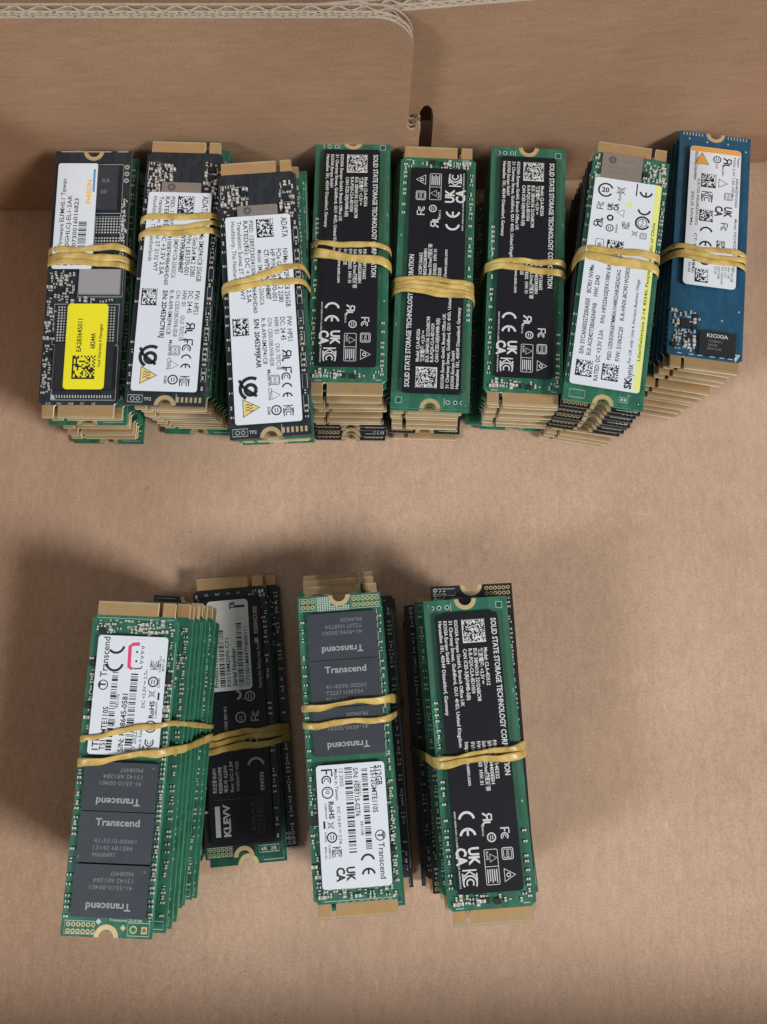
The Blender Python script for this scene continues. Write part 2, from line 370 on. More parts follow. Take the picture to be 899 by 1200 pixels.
# generic cards of the bundles: chips on both faces, small parts on the rims
GEN = {}
CHIPS = [(0, 24), (0, 6), (0, -12), (0, -29)]
def generic(kind):
    if kind in GEN: return GEN[kind]
    mask, edge = {'green': ('green', 'edge_green'), 'greend': ('green_dark', 'edge_green'), 'navy': ('navy', 'edge_black'), 'black': ('black', 'edge_black'), 'blue': ('blue', 'edge_blue')}[kind]
    parts = [('circuit_board', board_mesh(mask, edge), None), ('gold_contacts', contacts_mesh(), 'stuff'), ('mounting_pad', pad_mesh(), None)]
    for cx, cy in CHIPS[1:]:
        parts.append(chip(cx, cy, 14.5, 15.5))
    b = MB(); b.box(0, 25, TH + .05, 11, 10, 1.0, 'chip_metal'); parts.append(('controller_chip', b.mesh('controller_chip'), None))
    c = MB(); sd = hash(kind) % 1000 if False else {'green': 3, 'greend': 4, 'navy': 5, 'black': 6, 'blue': 9}[kind]
    edge_row(c, -9.6, -36, 34, 1.15, sd); edge_row(c, 9.6, -36, 34, 1.15, sd + 50)
    scatter(c, [(-9, 30.5, 9, 34.5, 26), (-8.8, 18, -6.4, 30, 12), (6.4, 18, 8.8, 30, 12)], sd)
    if kind in ('navy', 'black'):
        if kind == 'navy':
            for i in range(7): c.box(-8.6 + i * .9, -38.7, TH, .35, .35, .03, 'ring_gold')
        for i in range(5): c.box(4.6 + i * 1.1, -38.7, TH, .5, .9, .03, 'chip_dk')
    parts.append(('small_components', c.mesh('small_components'), 'stuff'))
    s = silk_ink()
    s.frame(4.4, -39.2, 10.2, -37.4, .14, 'silk'); s.stroke([(-10.6, -36), (-10.6, 34)], .12, 'silk') if kind != 'black' else None
    s.text(-8, 35.2, 'J1', .9, 'right', mat='silk')
    if kind == 'black':
        for i in range(6):
            for y in (-38.9, -37.5): s.ring(-9.9 + i * 1.15, y, .40, .22, 'ring_gold')
        for i in range(3):
            for y in (-38.9, -37.6, -36.3): s.ring(7.4 + i * 1.15, y, .40, .2, 'pads')
    parts.append(('silkscreen_print', s.mesh('silkscreen_print'), 'stuff'))
    GEN[kind] = parts; return parts
under_mesh = None
def under():
    """chips on the lower face, one millimetre deep, scaled to the gap beneath"""
    global under_mesh
    if not under_mesh:
        b = MB()
        for cx, cy in CHIPS: b.box(cx, cy, -1, 13.5, 14.5, 1, 'chip')
        for k, x in ((1, -9.4), (2, 9.4)):
            edge = random.Random(k); y = -35
            while y < 34: b.box(x, y, -.45, .5, .9, .45, 'cap' if edge.random() < .5 else 'solder'); y += 1.5
        under_mesh = b.mesh('rear_chips')
    return under_mesh

def label_part(x0, y0, x1, y1, r, mat, ztop, name='paper_label', t=.12):
    b = MB(); b.prism(rrect(x0, y0, x1, y1, r), ztop - t, ztop, mat, mat); return (name, b.mesh(name), None)
ZL = TH + 1.15 + .13           # top of a label lying on the chips
ZI = ZL + .012

# ------------------------------------------------------------------ top cards (card frame as seen from above, far end = +y)
# each returns (flip, parts, subparts) ; flip = True when the contacts end is the near one (board pieces turned by half a turn)
def base_parts(mask, edge, flip):
    P = [('circuit_board', board_mesh(mask, edge), None), ('gold_contacts', contacts_mesh(), 'stuff'), ('mounting_pad', pad_mesh(), None)]
    return [(n, m_, k, flip) for n, m_, k in P]
def A(t, flip=False): return (*t, flip)

def top_phison():
    P = base_parts('navy', 'edge_black', True); sub = {}
    P += [A(chip(.9, 28, 13.8, 13.5, mat='chip')), A(chip(4.2, -.6, 11.6, 7.4, .95, 'chip_grey', name='controller_chip')), A(chip(1.2, -25.5, 16.4, 13.5, mat='chip_dk'))]
    c = MB(); scatter(c, [(-10, -5.5, -3.0, 2.9, 34), (-10, -33, -8, -8, 30), (9.0, 6, 10.4, 26, 14), (-8, -6.6, 8, -5.4, 10)], 11, [(-1.9, -4.6, 10.2, 3.4)])
    edge_row(c, -9.9, -33, -6, 1.2, 3); edge_row(c, 9.8, 8, 25, 1.3, 4)
    P.append(A(('small_components', c.mesh('small_components'), 'stuff')))
    s = silk_ink()
    for i in range(9):
        for j in range(17):
            if 3 < j < 6 or 9 < j < 11: continue
            s.rect(1.9 + i * .82, 5.0 + j * .86, 2.35 + i * .82, 5.45 + j * .86, 'pads')
    for i in range(20):
        for j in range(13):
            if 4 <= i <= 15 and 3 < j < 9: continue
            s.rect(-7.2 + i * .82, -18.0 + j * .82, -6.75 + i * .82, -17.55 + j * .82, 'pads')
    for i in range(22): s.rect(-7 + i * .75, -34.4, -6.7 + i * .75, -33.6, 'pads')
    s.frame(-8.3, -19, 9.9, -7.0, .16, 'silk'); s.frame(-7.6, -35, 10.2, -19.3, .16, 'silk'); s.frame(-9.3, 20.6, 8.9, 35.8, .16, 'silk'); s.frame(1.6, 4.6, 9.3, 19.6, .16, 'silk')
    s.frame(-2, -4.8, 10.5, 3.5, .14, 'silk')
    for y in (35, 32.9, 30.8): s.ring(9.9, y, .62, .18, 'silk'); s.ring(9.9, y, .36, .16, 'ring_gold')
    s.poly([(-7.7, -33.0), (-6.3, -34.8), (-7.7, -34.8)], 'silk')
    for i, t in enumerate(('C12', 'R41', 'R28', 'C7', 'U5')): s.text(-9 + i * 3.2, -36.3, t, .6, 'right', mat='silk')
    s.rect(-9.5, 39.75, 5, 39.95, 'pads'); s.rect(6.9, 39.75, 10, 39.95, 'pads')
    P.append(A(('silkscreen_print', s.mesh('silkscreen_print'), 'stuff')))
    e = Ink(TH + 1.16); e.text(3.0, 29.5, 'XA', 1.3, 'right', mat='etch'); e.text(3.0, 26, '00', 1.3, 'right', mat='etch')
    P.append(A(('chip_marking', e.mesh('chip_marking'), None)))
    P.append(A(label_part(-9.5, 3.0, 1.9, 35.4, .7, 'white', ZL))); sub['paper_label'] = []
    k = Ink(ZI)
    k.text(-6.9, 4.0, '512GB Firmware ELFMH0.1 Taiwan', 1.25, 'up', 26.5); k.text(-5.0, 4.0, 'ESO250GHLCJ-EL1-2AK', 1.2, 'up', 21.5)
    k.text(-3.0, 4.0, '511240730016016823', 1.2, 'up', 20.5); k.bars(-.3, 4.2, 13.0, 2.3, 'up', 5)
    k.text(.4, 22.8, 'PHISON', 1.3, 'up', 7.4, .02, 'phison_y'); k.rect(.75, 26.5, 1.35, 33.6, 'phison_b')
    sub['paper_label'].append(('printed_text', k.mesh('printed_text')))
    P.append(A(label_part(-4.0, -32.3, 7.3, -7.4, 1.0, 'yellow', ZL + .06, 'yellow_sticker', .16))); k = Ink(ZL + .072)
    k.text(.4, -21.5, 'EA283645011', 1.35, 'up', 9.6, .006); k.text(4.2, -20.6, '68244A', 1.3, 'up', 4.6, .01)
    k.text(6.0, -26, 'Void Warranty if Damaged', .8, 'up', 12.5, .01); k.matrix(-1.8, -29.4, 4.6, -22.6, 14, 2)
    sub['yellow_sticker'] = [('printed_text', k.mesh('printed_text'))]
    return True, P, sub

def top_adata(variant):
    P = base_parts('navy', 'edge_black', False); sub = {}
    P += [A(chip(-.2, 21.6, 11.2, 9.5, .95, 'chip_metal', name='controller_chip')), A(chip(-.4, 4, 15, 12.5)), A(chip(-.4, -14, 15, 12.5)), A(chip(-.4, -29, 15, 12))]
    c = MB(); scatter(c, [(-10, 22, -6.4, 33, 30), (6.2, 22, 10.2, 33, 26), (-5.8, 27.2, -2.8, 32, 14)], 21 + variant)
    edge_row(c, 9.9, -35, 22, 1.5, 6 + variant, .8); edge_row(c, -10.1, -34, 22, 2.6, 8 + variant, .7)
    c.box(8.1, 31, TH, 1.9, 1.6, .7, 'chip_dk'); c.box(8.1, 28.3, TH, 2.0, 1.7, .7, 'chip_dk')
    P.append(A(('small_components', c.mesh('small_components'), 'stuff')))
    s = silk_ink()
    for i in range(6): s.rect(3.1 + i * 1.22, -39.0, 3.75 + i * 1.22, -37.5, 'ring_gold')
    s.stroke([(3.0, -39.6), (3.0, -36.6)], .13, 'silk'); s.frame(-10.2, -39.2, -6.2, -37.2, .16, 'silk'); s.ring(-8.9, -38.2, .55, .15, 'silk'); s.ring(-7.4, -38.2, .5, .15, 'silk'); s.text(-5.8, -38.7, 'TP2', .9, 'right', mat='silk')
    s.frame(-10.3, 27.5, -7.2, 33.2, .12, 'silk'); s.frame(-6.9, 29.4, -3.4, 32.6, .12, 'silk'); s.frame(6.6, 30, 9.6, 32.2, .13, 'silk'); s.frame(6.6, 27.2, 9.6, 29.4, .13, 'silk')
    for y in range(-33, 20, 6): s.frame(9.3, y, 10.6, y + 4, .12, 'silk')
    P.append(A(('silkscreen_print', s.mesh('silkscreen_print'), 'stuff')))
    e = Ink(TH + .962); e.ring(-3.0, 24.8, .8, .7, 'ink_grey'); e.text(1.5, 24.6, 'RTS57', .8, 'right', mat='etch')
    P.append(A(('chip_marking', e.mesh('chip_marking'), None)))
    P.append(A(label_part(-9.2, -36.4, 8.8, 23.0, .8, 'white', ZL)))
    k = Ink(ZI); sn = ('2045299JKAR', '2D4529C791RJ')[variant]
    k.text(6.2, 22.0, 'ADATA', 1.7, 'down', 6.0); k.text(6.2, 12.8, 'NVMe SM2P41C8 256GB', 1.35, 'down', 17); k.text(6.2, -7, 'FW: HPS1', 1.35, 'down', 6.9)
    k.text(4.4, 12.8, 'PCIe Gen3x4 M.2 2280', 1.3, 'down', 15.5); k.text(4.4, -7, 'DC: 24 45', 1.3, 'down', 6.6)
    k.text(2.7, 12.8, 'HP P/N: L85370-001', 1.3, 'down', 15); k.text(2.7, -7, 'HW: 01', 1.3, 'down', 4.6); k.text(2.7, -14.4, 'OUI: 707C18', 1.2, 'down', 7.4, mat='ink_grey')
    k.text(1.0, 12.8, 'CT: WTVPKA8MH8407', 1.3, 'down', 14.5, .018); k.text(1.0, -7, 'C/N: CE0U38UW8-0D8', 1.15, 'down', 13.6, mat='ink_grey')
    k.text(-.8, 12.8, 'Model: SM2P41C8-256GC6', 1.2, 'down', 16, mat='ink_grey'); k.text(-.8, -7, 'R: R-A99-SM2P41C8', 1.15, 'down', 13)
    k.text(-2.7, 21.6, 'PSID: 12B9723024100874H8640HD60', 1.15, 'down', 27); k.text(-2.7, -7, 'S/N: ' + sn, 1.3, 'down', 14, .018)
    k.text(-4.3, 21.6, 'RATED(料): DC +3.3V 2.5A', 1.25, 'down', 24); k.text(-6.0, 21.6, 'Translation: Suivez 2T 2132 WT', 1.15, 'down', 23); k.text(-7.7, 21.6, 'Hoofddorp, The Netherlands', 1.15, 'down', 20, mat='ink_grey')
    k.matrix(-.7, 16.4, 4.0, 21.9, 16, 31 + variant); k.matrix(-8.6, -11.6, -4.2, -6.6, 16, 33 + variant)
    k.ur(5.6, -16.4, 2.3, 'down'); k.fc(5.2, -21.4, 2.7, 'down'); k.ce(5.2, -25.6, 2.9, 'down'); k.kc(5.2, -32.0, 2.6, 'down')
    k.text(4.3, -17.2, 'c         us', .9, 'down'); k.vci(2.0, -24.6, 2.6, 'down'); k.tri(2.0, -28.8, 2.2, 'down'); k.minus(2.0, -33.0, 1.25, 'down')
    k.text(.1, -21.6, 'Made in China', 1.0, 'down', 8.6, mat='ink_grey'); k.text(-.4, -32, 'BSMI', .8, 'down', mat='ink_grey')
    k.ring(-4.6, -26.9, 1.45, 1.0); k.arc(-4.4, -26.6, 3.0, 150, 330, .95, d='down'); k.stroke([(-7.6, -24.0), (-6.6, -26), (-3.0, -28.8)], .8)
    k.tri(-4.9, -31.9, 4.4, 'down', 'ink_grey', .4, 'amber'); k.z += .008
    for q in (-1, 0, 1): k.stroke([(-6.2, -31.9 + q * .75), (-5.5, -31.6 + q * .75), (-4.9, -32.1 + q * .75), (-4.2, -31.8 + q * .75)], .22)
    sub['paper_label'] = [('printed_text', k.mesh('printed_text'))]
    return False, P, sub

def top_ssstc(model='CLA-8D256', pn='3CEF126662', sn='B0240238308N', fw='EV8202', mask='green'):
    P = base_parts(mask, 'edge_green', True); sub = {}
    P += [A(chip(-.2, 24, 14, 13)), A(chip(-.2, 6, 14, 13)), A(chip(-.2, -10, 14, 13)), A(chip(-.2, -25, 11, 11))]
    for x0, y0, x1, y1 in ((-10.6, 17, -8.9, 38.6), (9.0, -6, 10.2, 36)):
        b = MB(); b.prism([(x0, y0), (x1, y0), (x1, y1), (x0, y1)], TH, TH + .02, 'plane', 'plane'); P.append(A(('copper_plane', b.mesh('copper_plane'), None)))
    c = MB(); edge_row(c, -9.8, -31, 16, 1.5, 41, .8); edge_row(c, 9.6, -34, -16, 1.3, 42, .75); scatter(c, [(-9, -35, -1, -33, 14), (1, -35, 9, -33.2, 6)], 43)
    P.append(A(('small_components', c.mesh('small_components'), 'stuff')))
    s = silk_ink()
    for x in (-8.9, -7.0, -4.9): s.ring(x, 38.0, .5, .2, 'silk'); s.ring(x, 38.0, .22, .3, 'chip_dk')
    s.stroke([(-9.8, 36.8), (-9.8, 39)], .13, 'silk'); s.stroke([(-3.9, 36.8), (-3.9, 39)], .13, 'silk'); s.frame(8.0, 37.0, 9.6, 38.6, .16, 'silk'); s.ring(8.8, 37.8, .4, .3, 'chip_dk'); s.ring(9.8, 15.5, .62, .12, 'silk'); s.ring(9.8, 15.5, .25, .1, 'silk')
    for y in (30, -3, -12): s.text(9.6, y, 'x', .8, 'right', mat='silk')
    s.text(1.2, -35.3, 'J1', .9, 'right', mat='silk'); s.stroke([(-10, 3), (-10, 12)], .12, 'silk'); s.stroke([(-9, -35.9), (-7, -35.9)], .18, 'silk'); s.stroke([(7.8, -35.6), (9.4, -35.6)], .18, 'silk')
    P.append(A(('silkscreen_print', s.mesh('silkscreen_print'), 'stuff')))
    P.append(A(label_part(-8.4, -32.4, 8.0, 36.1, 1.0, 'black_label', ZL)))
    k = Ink(ZI); W_ = dict(mat='ink_white')
    k.text(6.1, 34.4, 'SOLID STATE STORAGE TECHNOLOGY CORPORATION', 1.35, 'down', 39.5, .012, 'ink_white')
    k.matrix(-1.6, 28.4, 4.4, 34.4, 24, 51, 'ink_white')
    for x, t, L in ((3.6, 'Model: ' + model, 9.6), (2.2, '額定電壓: +3.3V ⎓', 9.2), (.9, 'EUI: 38F60156 221D6BC98', 13.4), (-.4, 'R-R-PQX-CLA-8D1024', 11.4), (-1.8, 'CAN ICES-3(B)/NMB-3(B)', 13.0)): k.text(x, 26.9, t, .92, 'down', L, .012, 'ink_white')
    for x, t, L in ((-3.5, 'KIOXIA Europe GmbH, Branch Office UK', 22), (-4.9, '31 Chertsey Street, Guildford, GU1 4HD, United Kingdom', 32), (-6.3, 'KIOXIA Europe GmbH', 11), (-7.6, 'Hansaallee 181, 40549 Düsseldorf, Germany', 24)): k.text(x, 34.4, t, .88, 'down', L, .012, 'ink_white')
    for x, t, L in ((3.7, 'P/N: ' + pn, 9.4), (2.4, 'S/N: ' + sn, 10.6), (1.0, 'Solid State Drive/固態硬碟', 12.2), (-.4, 'F/W: ' + fw + '  HW: 01', 10.6), (-1.8, '01/10202E', 5.0), (-3.4, 'http://www.ssstc.com', 10.6)): k.text(x, 3.6, t, .92, 'down', L, .012, 'ink_white')
    k.ce(-4.6, -13.0, 4.3, 'down', 'ink_white'); k.ukca(-5.0, -21.6, 3.1, 'down', 'ink_white'); k.kc(-5.0, -26.9, 3.5, 'down', 'ink_white')
    k.ur(.5, -13.8, 2.2, 'down', 'ink_white'); k.text(-1.1, -16.5, 'E244116', .55, 'down', mat='ink_white'); k.minus(1.2, -19.6, 1.0, 'down', 'ink_white')
    k.frame(-1.0, -30.6, 2.3, -22.4, .14, 'ink_white', .3); k.stroke([(-1, -26.4), (2.3, -26.4)], .14, 'ink_white'); k.tri(1.1, -24.4, 1.7, 'down', 'ink_white', .2)
    for i in range(5): k.rect(-.6 + i * .55, -30.2 + (i % 2) * .4, -.35 + i * .55, -27.0, 'ink_white')
    k.text(-.6, -22.9, 'RoHS', .6, 'down', mat='ink_white')
    k.fc(4.6, -17.6, 2.1, 'down', 'ink_white'); k.vci(4.8, -23.6, 2.7, 'down', 'ink_white'); k.tri(4.8, -28.6, 2.7, 'down', 'ink_white', .28); k.ring(4.6, -28.6, .45, .22, 'ink_white')
    k.text(-7.7, -13, 'MSIP-REM-KIX-CLA8D  TEKNICHE MARKING', .42, 'down', 18, .0, 'ink_white')
    sub['paper_label'] = [('printed_text', k.mesh('printed_text'))]
    return True, P, sub

def top_hynix():
    P = base_parts('green', 'edge_green', False); sub = {}
    P += [A(chip(-2.7, 31.6, 11.6, 8.6, .95, 'chip_metal', name='controller_chip')), A(chip(0, 16, 15, 13)), A(chip(0, -4, 15, 13)), A(chip(0, -24, 15, 13))]
    c = MB(); scatter(c, [(3.8, 27.6, 10.2, 35, 44), (-10.4, 27, -9.0, 35, 7), (-9.5, 35, 3, 35.6, 6)], 61); edge_row(c, 10.3, 5, 27, 1.2, 62); edge_row(c, -10.5, -33, 26, 3, 63, .5)
    P.append(A(('small_components', c.mesh('small_components'), 'stuff')))
    s = silk_ink()
    for q in ((-9.4, -39, -5.2, -36.8), (4.3, -38.4, 6.6, -37)): s.frame(*q, .14, 'silk')
    s.rect(4.7, -38, 5.3, -37.4, 'silk'); s.rect(5.6, -38, 6.2, -37.4, 'silk'); s.text(6.4, -36.5, 'D1', .5, 'right', mat='silk'); s.ring(9.6, -38.3, .5, .2, 'chip_dk'); s.ring(9.6, -38.3, .15, .15, 'silk')
    P.append(A(('silkscreen_print', s.mesh('silkscreen_print'), 'stuff')))
    e = Ink(TH + .962); e.ring(-5.6, 33.8, .75, .75, 'ink_grey'); e.text(-1.5, 33.6, 'hynix', .8, 'right', mat='etch'); e.text(-6.6, 31.2, 'H25T1TB84C AB', .8, 'right', mat='etch'); e.text(-6.2, 29.6, '2343 A 20', .8, 'right', mat='etch')
    P.append(A(('chip_marking', e.mesh('chip_marking'), None)))
    P.append(A(label_part(-10.0, -35.7, 9.2, 27.5, .9, 'white', ZL)))
    b = MB(); b.prism([(7.4, -35.2), (8.9, -35.2), (9.15, -34.9), (9.15, 26.7), (8.7, 27.3), (7.4, 27.3)], ZL, ZL + .01, 'lime', 'lime')
    sub['paper_label'] = [('lime_strip', b.mesh('lime_strip'))]
    k = Ink(ZL + .02)
    k.arc(-6.6, 23.7, 2.0, 20, 330, .5); k.text(-7.7, 23.0, '20', 1.5, 'right', bold=.02); k.bin(-2.2, 24.2, 2.6, 'up')
    k.c_mark(4.9, 19.4, 3.9, 'up'); k.e_mark(4.9, 25.0, 3.9, 'up'); k.stroke([(2.2, 23.2), (2.2, 27.0)], .35)
    k.fc(-7.6, 17.6, 1.8, 'up'); k.ukca(-4.0, 17.6, 1.7, 'up'); k.tri(.4, 20.2, 1.9, 'up', 'lime', .3, 'lime'); k.text(-2.0, 21, 'RoHS', .8, 'up'); k.tri(-1.6, 17.2, 2.0, 'up')
    k.arc(4.8, 15.0, 1.9, 10, 340, .55); k.ring(4.8, 15.0, 1.25, .2); k.text(5.2, 13.9, 'TUV', .8, 'up')
    k.ur(-7.7, 11.9, 2.1, 'up'); k.text(-6.2, 12, 'E230841', .6, 'up'); k.ring(-4.4, 15.2, .75, .5); k.minus(-4.2, 12.0, 1.0, 'up'); k.text(-2.0, 10.8, 'R43004', .6, 'up'); k.kc(.2, 12.6, 1.9, 'up'); k.bin(3.0, 11.4, 1.8, 'up'); k.vci(5.4, 11.0, 1.8, 'up')
    k.frame(-7.6, 3.6, -5.4, 8.2, .15, r=.3); k.text(-6.0, 4.6, '5.0B', 1.0, 'up'); k.matrix(-4.4, 3.2, .3, 8.4, 14, 66)
    k.text(-7.2, -8.6, 'BC901 NVMe', 1.2, 'up', 8.6, .006); k.text(-5.2, -9.4, 'HW: 2343', 1.2, 'up', 6.4, .006)
    k.text(-7.2, -26.8, 'S/N: SYCAN00327200A050', 1.2, 'up', 16.5, .008); k.text(-5.2, -26.9, 'EUI: ACE4DT5B5AEA6PAB', 1.15, 'up', 15.5, .006)
    k.text(-2.5, -34, 'RATED: DC +3.3V 2.5A', 1.15, 'up', 15, .004); k.text(-2.5, -17.0, 'P/N: HFS256GEJ9X108N BA', 1.1, 'up', 18, .006)
    k.text(.4, -27.4, 'PSID: UZKEG9K6BTMM0A1H48KDABG8ZADAG', 1.1, 'up', 27, .006); k.text(2.8, -27.4, 'F/W: 51062C20    R-R-HNX-BC901W2003', 1.15, 'up', 28, .006)
    k.text(5.9, -27.4, 'For UK only: Unit 4, Horizon Business Village', .85, 'up', 25); k.text(8.4, -26.4, 'Lilienthalstrasse 2-14, 85540, People’s Republic of China', .85, 'up', 42)
    k.matrix(-8.8, -33.2, -4.2, -28.5, 14, 67); k.matrix(-1.6, -33.4, 3.0, -28.6, 14, 68)
    k.text(6.7, -34.9, 'SK', 1.9, 'up', bold=.03); k.text(6.7, -31.9, 'hynix', 1.7, 'up', 4.2)
    sub['paper_label'].append(('printed_text', k.mesh('printed_text')))
    return False, P, sub

def top_blue():
    P = base_parts('blue', 'edge_blue', True); sub = {}
    P += [A(chip(3.2, -31.6, 10.6, 7.6, name='controller_chip', mat='chip_dk')), A(chip(0, 24, 14, 12)), A(chip(0, 4, 14, 12))]
    c = MB(); scatter(c, [(-9.9, -34.5, -3.2, -22, 58)], 71, [(-7.9, -27.6, -5.2, -24.6)]); c.box(-6.5, -26, TH, 2.4, 2.6, .7, 'chip_dk'); c.box(-5.3, -30, TH, 2.0, 1.6, .7, 'chip_dk')
    P.append(A(('small_components', c.mesh('small_components'), 'stuff')))
    s = silk_ink()
    for i in range(7):
        for y in (38.9, 39.5): s.rect(-10 + i * .95, y - .14, -9.7 + i * .95, y + .14, 'fr4'); s.rect(3.8 + i * .95, y - .14, 4.1 + i * .95, y + .14, 'fr4')
    for x, y in ((-8, 37.5), (-2.5, 36.9), (4, 37), (9.6, 35), (9.5, -20)): s.poly([(x - .3, y - .3), (x + .3, y - .3), (x, y + .4)], 'silk')
    s.poly([(9.0, -36.3), (10.4, -33.8), (8.2, -33.6)], 'silk'); s.ring(-2.0, -24, .3, .2, 'silk'); s.ring(4.6, -23.6, .2, .15, 'silk')
    for x in (-8, -4.6, -2, 1.6, 4.4, 6.8): s.rect(x, -35.6, x + 1.4, -35.35, 'silk')
    for i in range(6): s.text(1.6 + i * 1.1, -34.9 - .02, 'U', .7, 'right', mat='silk') if False else None
    P.append(A(('silkscreen_print', s.mesh('silkscreen_print'), 'stuff')))
    e = Ink(TH + 1.165); e.text(.0, -29.9, 'KIOXIA', 1.2, 'right', 6.2, .01, 'silk')
    for i, t in enumerate(('TC58NC1', '20GSB', 'BC4 2143')): e.text(.4, -31.4 - i * 1.2, t, .7, 'right', mat='etch')
    P.append(A(('chip_marking', e.mesh('chip_marking'), None)))
    P.append(A(label_part(-8.0, -13.7, 7.7, 34.0, 1.2, 'white', ZL)))
    b = MB(); b.prism([(-7.9, 32.2), (7.6, 32.2), (7.5, 33.2), (6.9, 33.9), (-7.2, 33.9), (-7.8, 33.2)], ZL, ZL + .01, 'orange', 'orange')
    sub['paper_label'] = [('orange_strip', b.mesh('orange_strip'))]
    k = Ink(ZL + .02)
    k.tri(-4.3, 29.6, 4.0, 'right', 'ink_grey', .3, 'orange'); k.minus(.4, 30.0, 1.1, 'down'); k.text(.0, 28.4, 'E185', .6, 'down'); k.ur(3.5, 30.8, 2.4, 'down'); k.text(2.0, 27.2, 'E230841', .6, 'down')
    k.matrix(-4.2, 19.8, .4, 24.6, 14, 72); k.tri(2.4, 21.8, 2.6, 'down', w=.35); k.vci(4.3, 17.4, 2.4, 'down'); k.kc(-2.2, 18.2, 3.2, 'down'); k.ukca(3.1, 13.8, 2.7, 'down')
    k.matrix(-4.2, 8.0, .0, 12.0, 12, 73); k.fc(3.4, 8.0, 2.0, 'down'); k.c_mark(-1.9, 4.2, 4.0, 'down'); k.e_mark(-1.9, -.6, 4.0, 'down'); k.matrix(1.4, -1.0, 4.0, 2.0, 10, 74)
    k.ring(-1.8, -5.0, 1.3, 1.0); k.matrix(-4.6, -12.6, -.6, -8.2, 12, 75)
    k.text(-6.4, 32.0, 'KIOXIA Corporation', .9, 'down', 10, .01); k.text(-5.3, 22.4, 'R-R-TSX-KBG40ZNV256G', .8, 'down', 16); k.text(-6.9, 18, 'ZEUS NVMe', .8, 'down', 12, mat='ink_grey'); k.text(-5.4, 3.6, 'CT: 89TVMX4', .8, 'down', 12)
    k.text(6.6, 31.6, 'Thailand', .7, 'down'); k.text(5.3, 31.6, 'TWN 3.3V 1.2A 33015', .75, 'down', 14); k.text(6.4, 24, 'KBG40ZNV256G', .75, 'down', 10)
    k.text(6.5, 10, 'Model: KBG40ZNV256G KIO', .75, 'down', 18, mat='ink_grey')
    for i in range(6): k.text(6.1 - i * 1.0, -6.6, ('IN: 256 GB', 'Rev: 1.40', 'DC 3.3V', 'FW 10410104', '2021W48', 'CN 07')[i], .72, 'down', mat='ink_grey')
    for i in range(2): k.text(-5.6 - i * 1.1, -6.4, ('R2TA0D', 'P/N 004')[i], .7, 'down')
    sub['paper_label'].append(('printed_text', k.mesh('printed_text')))
    return True, P, sub

def trans_chip_marks(e, cx, cy, up, lines):
    d = 'right' if up else 'left'; sg = 1 if up else -1
    e.text(cx - sg * 5.2, cy + sg * 2.7, 'Transcend', 1.65, d, 10.8, .012, 'silk2')
    for i, t in enumerate(lines): e.text(cx - sg * 5.2, cy - sg * (1.3 + i * 1.6), t, 1.0, d, (10.4, 9.6, 5.6)[i], mat='etch')
M['silk2'] = simple('grey_chip_marking', (.34, .37, .39), .6)

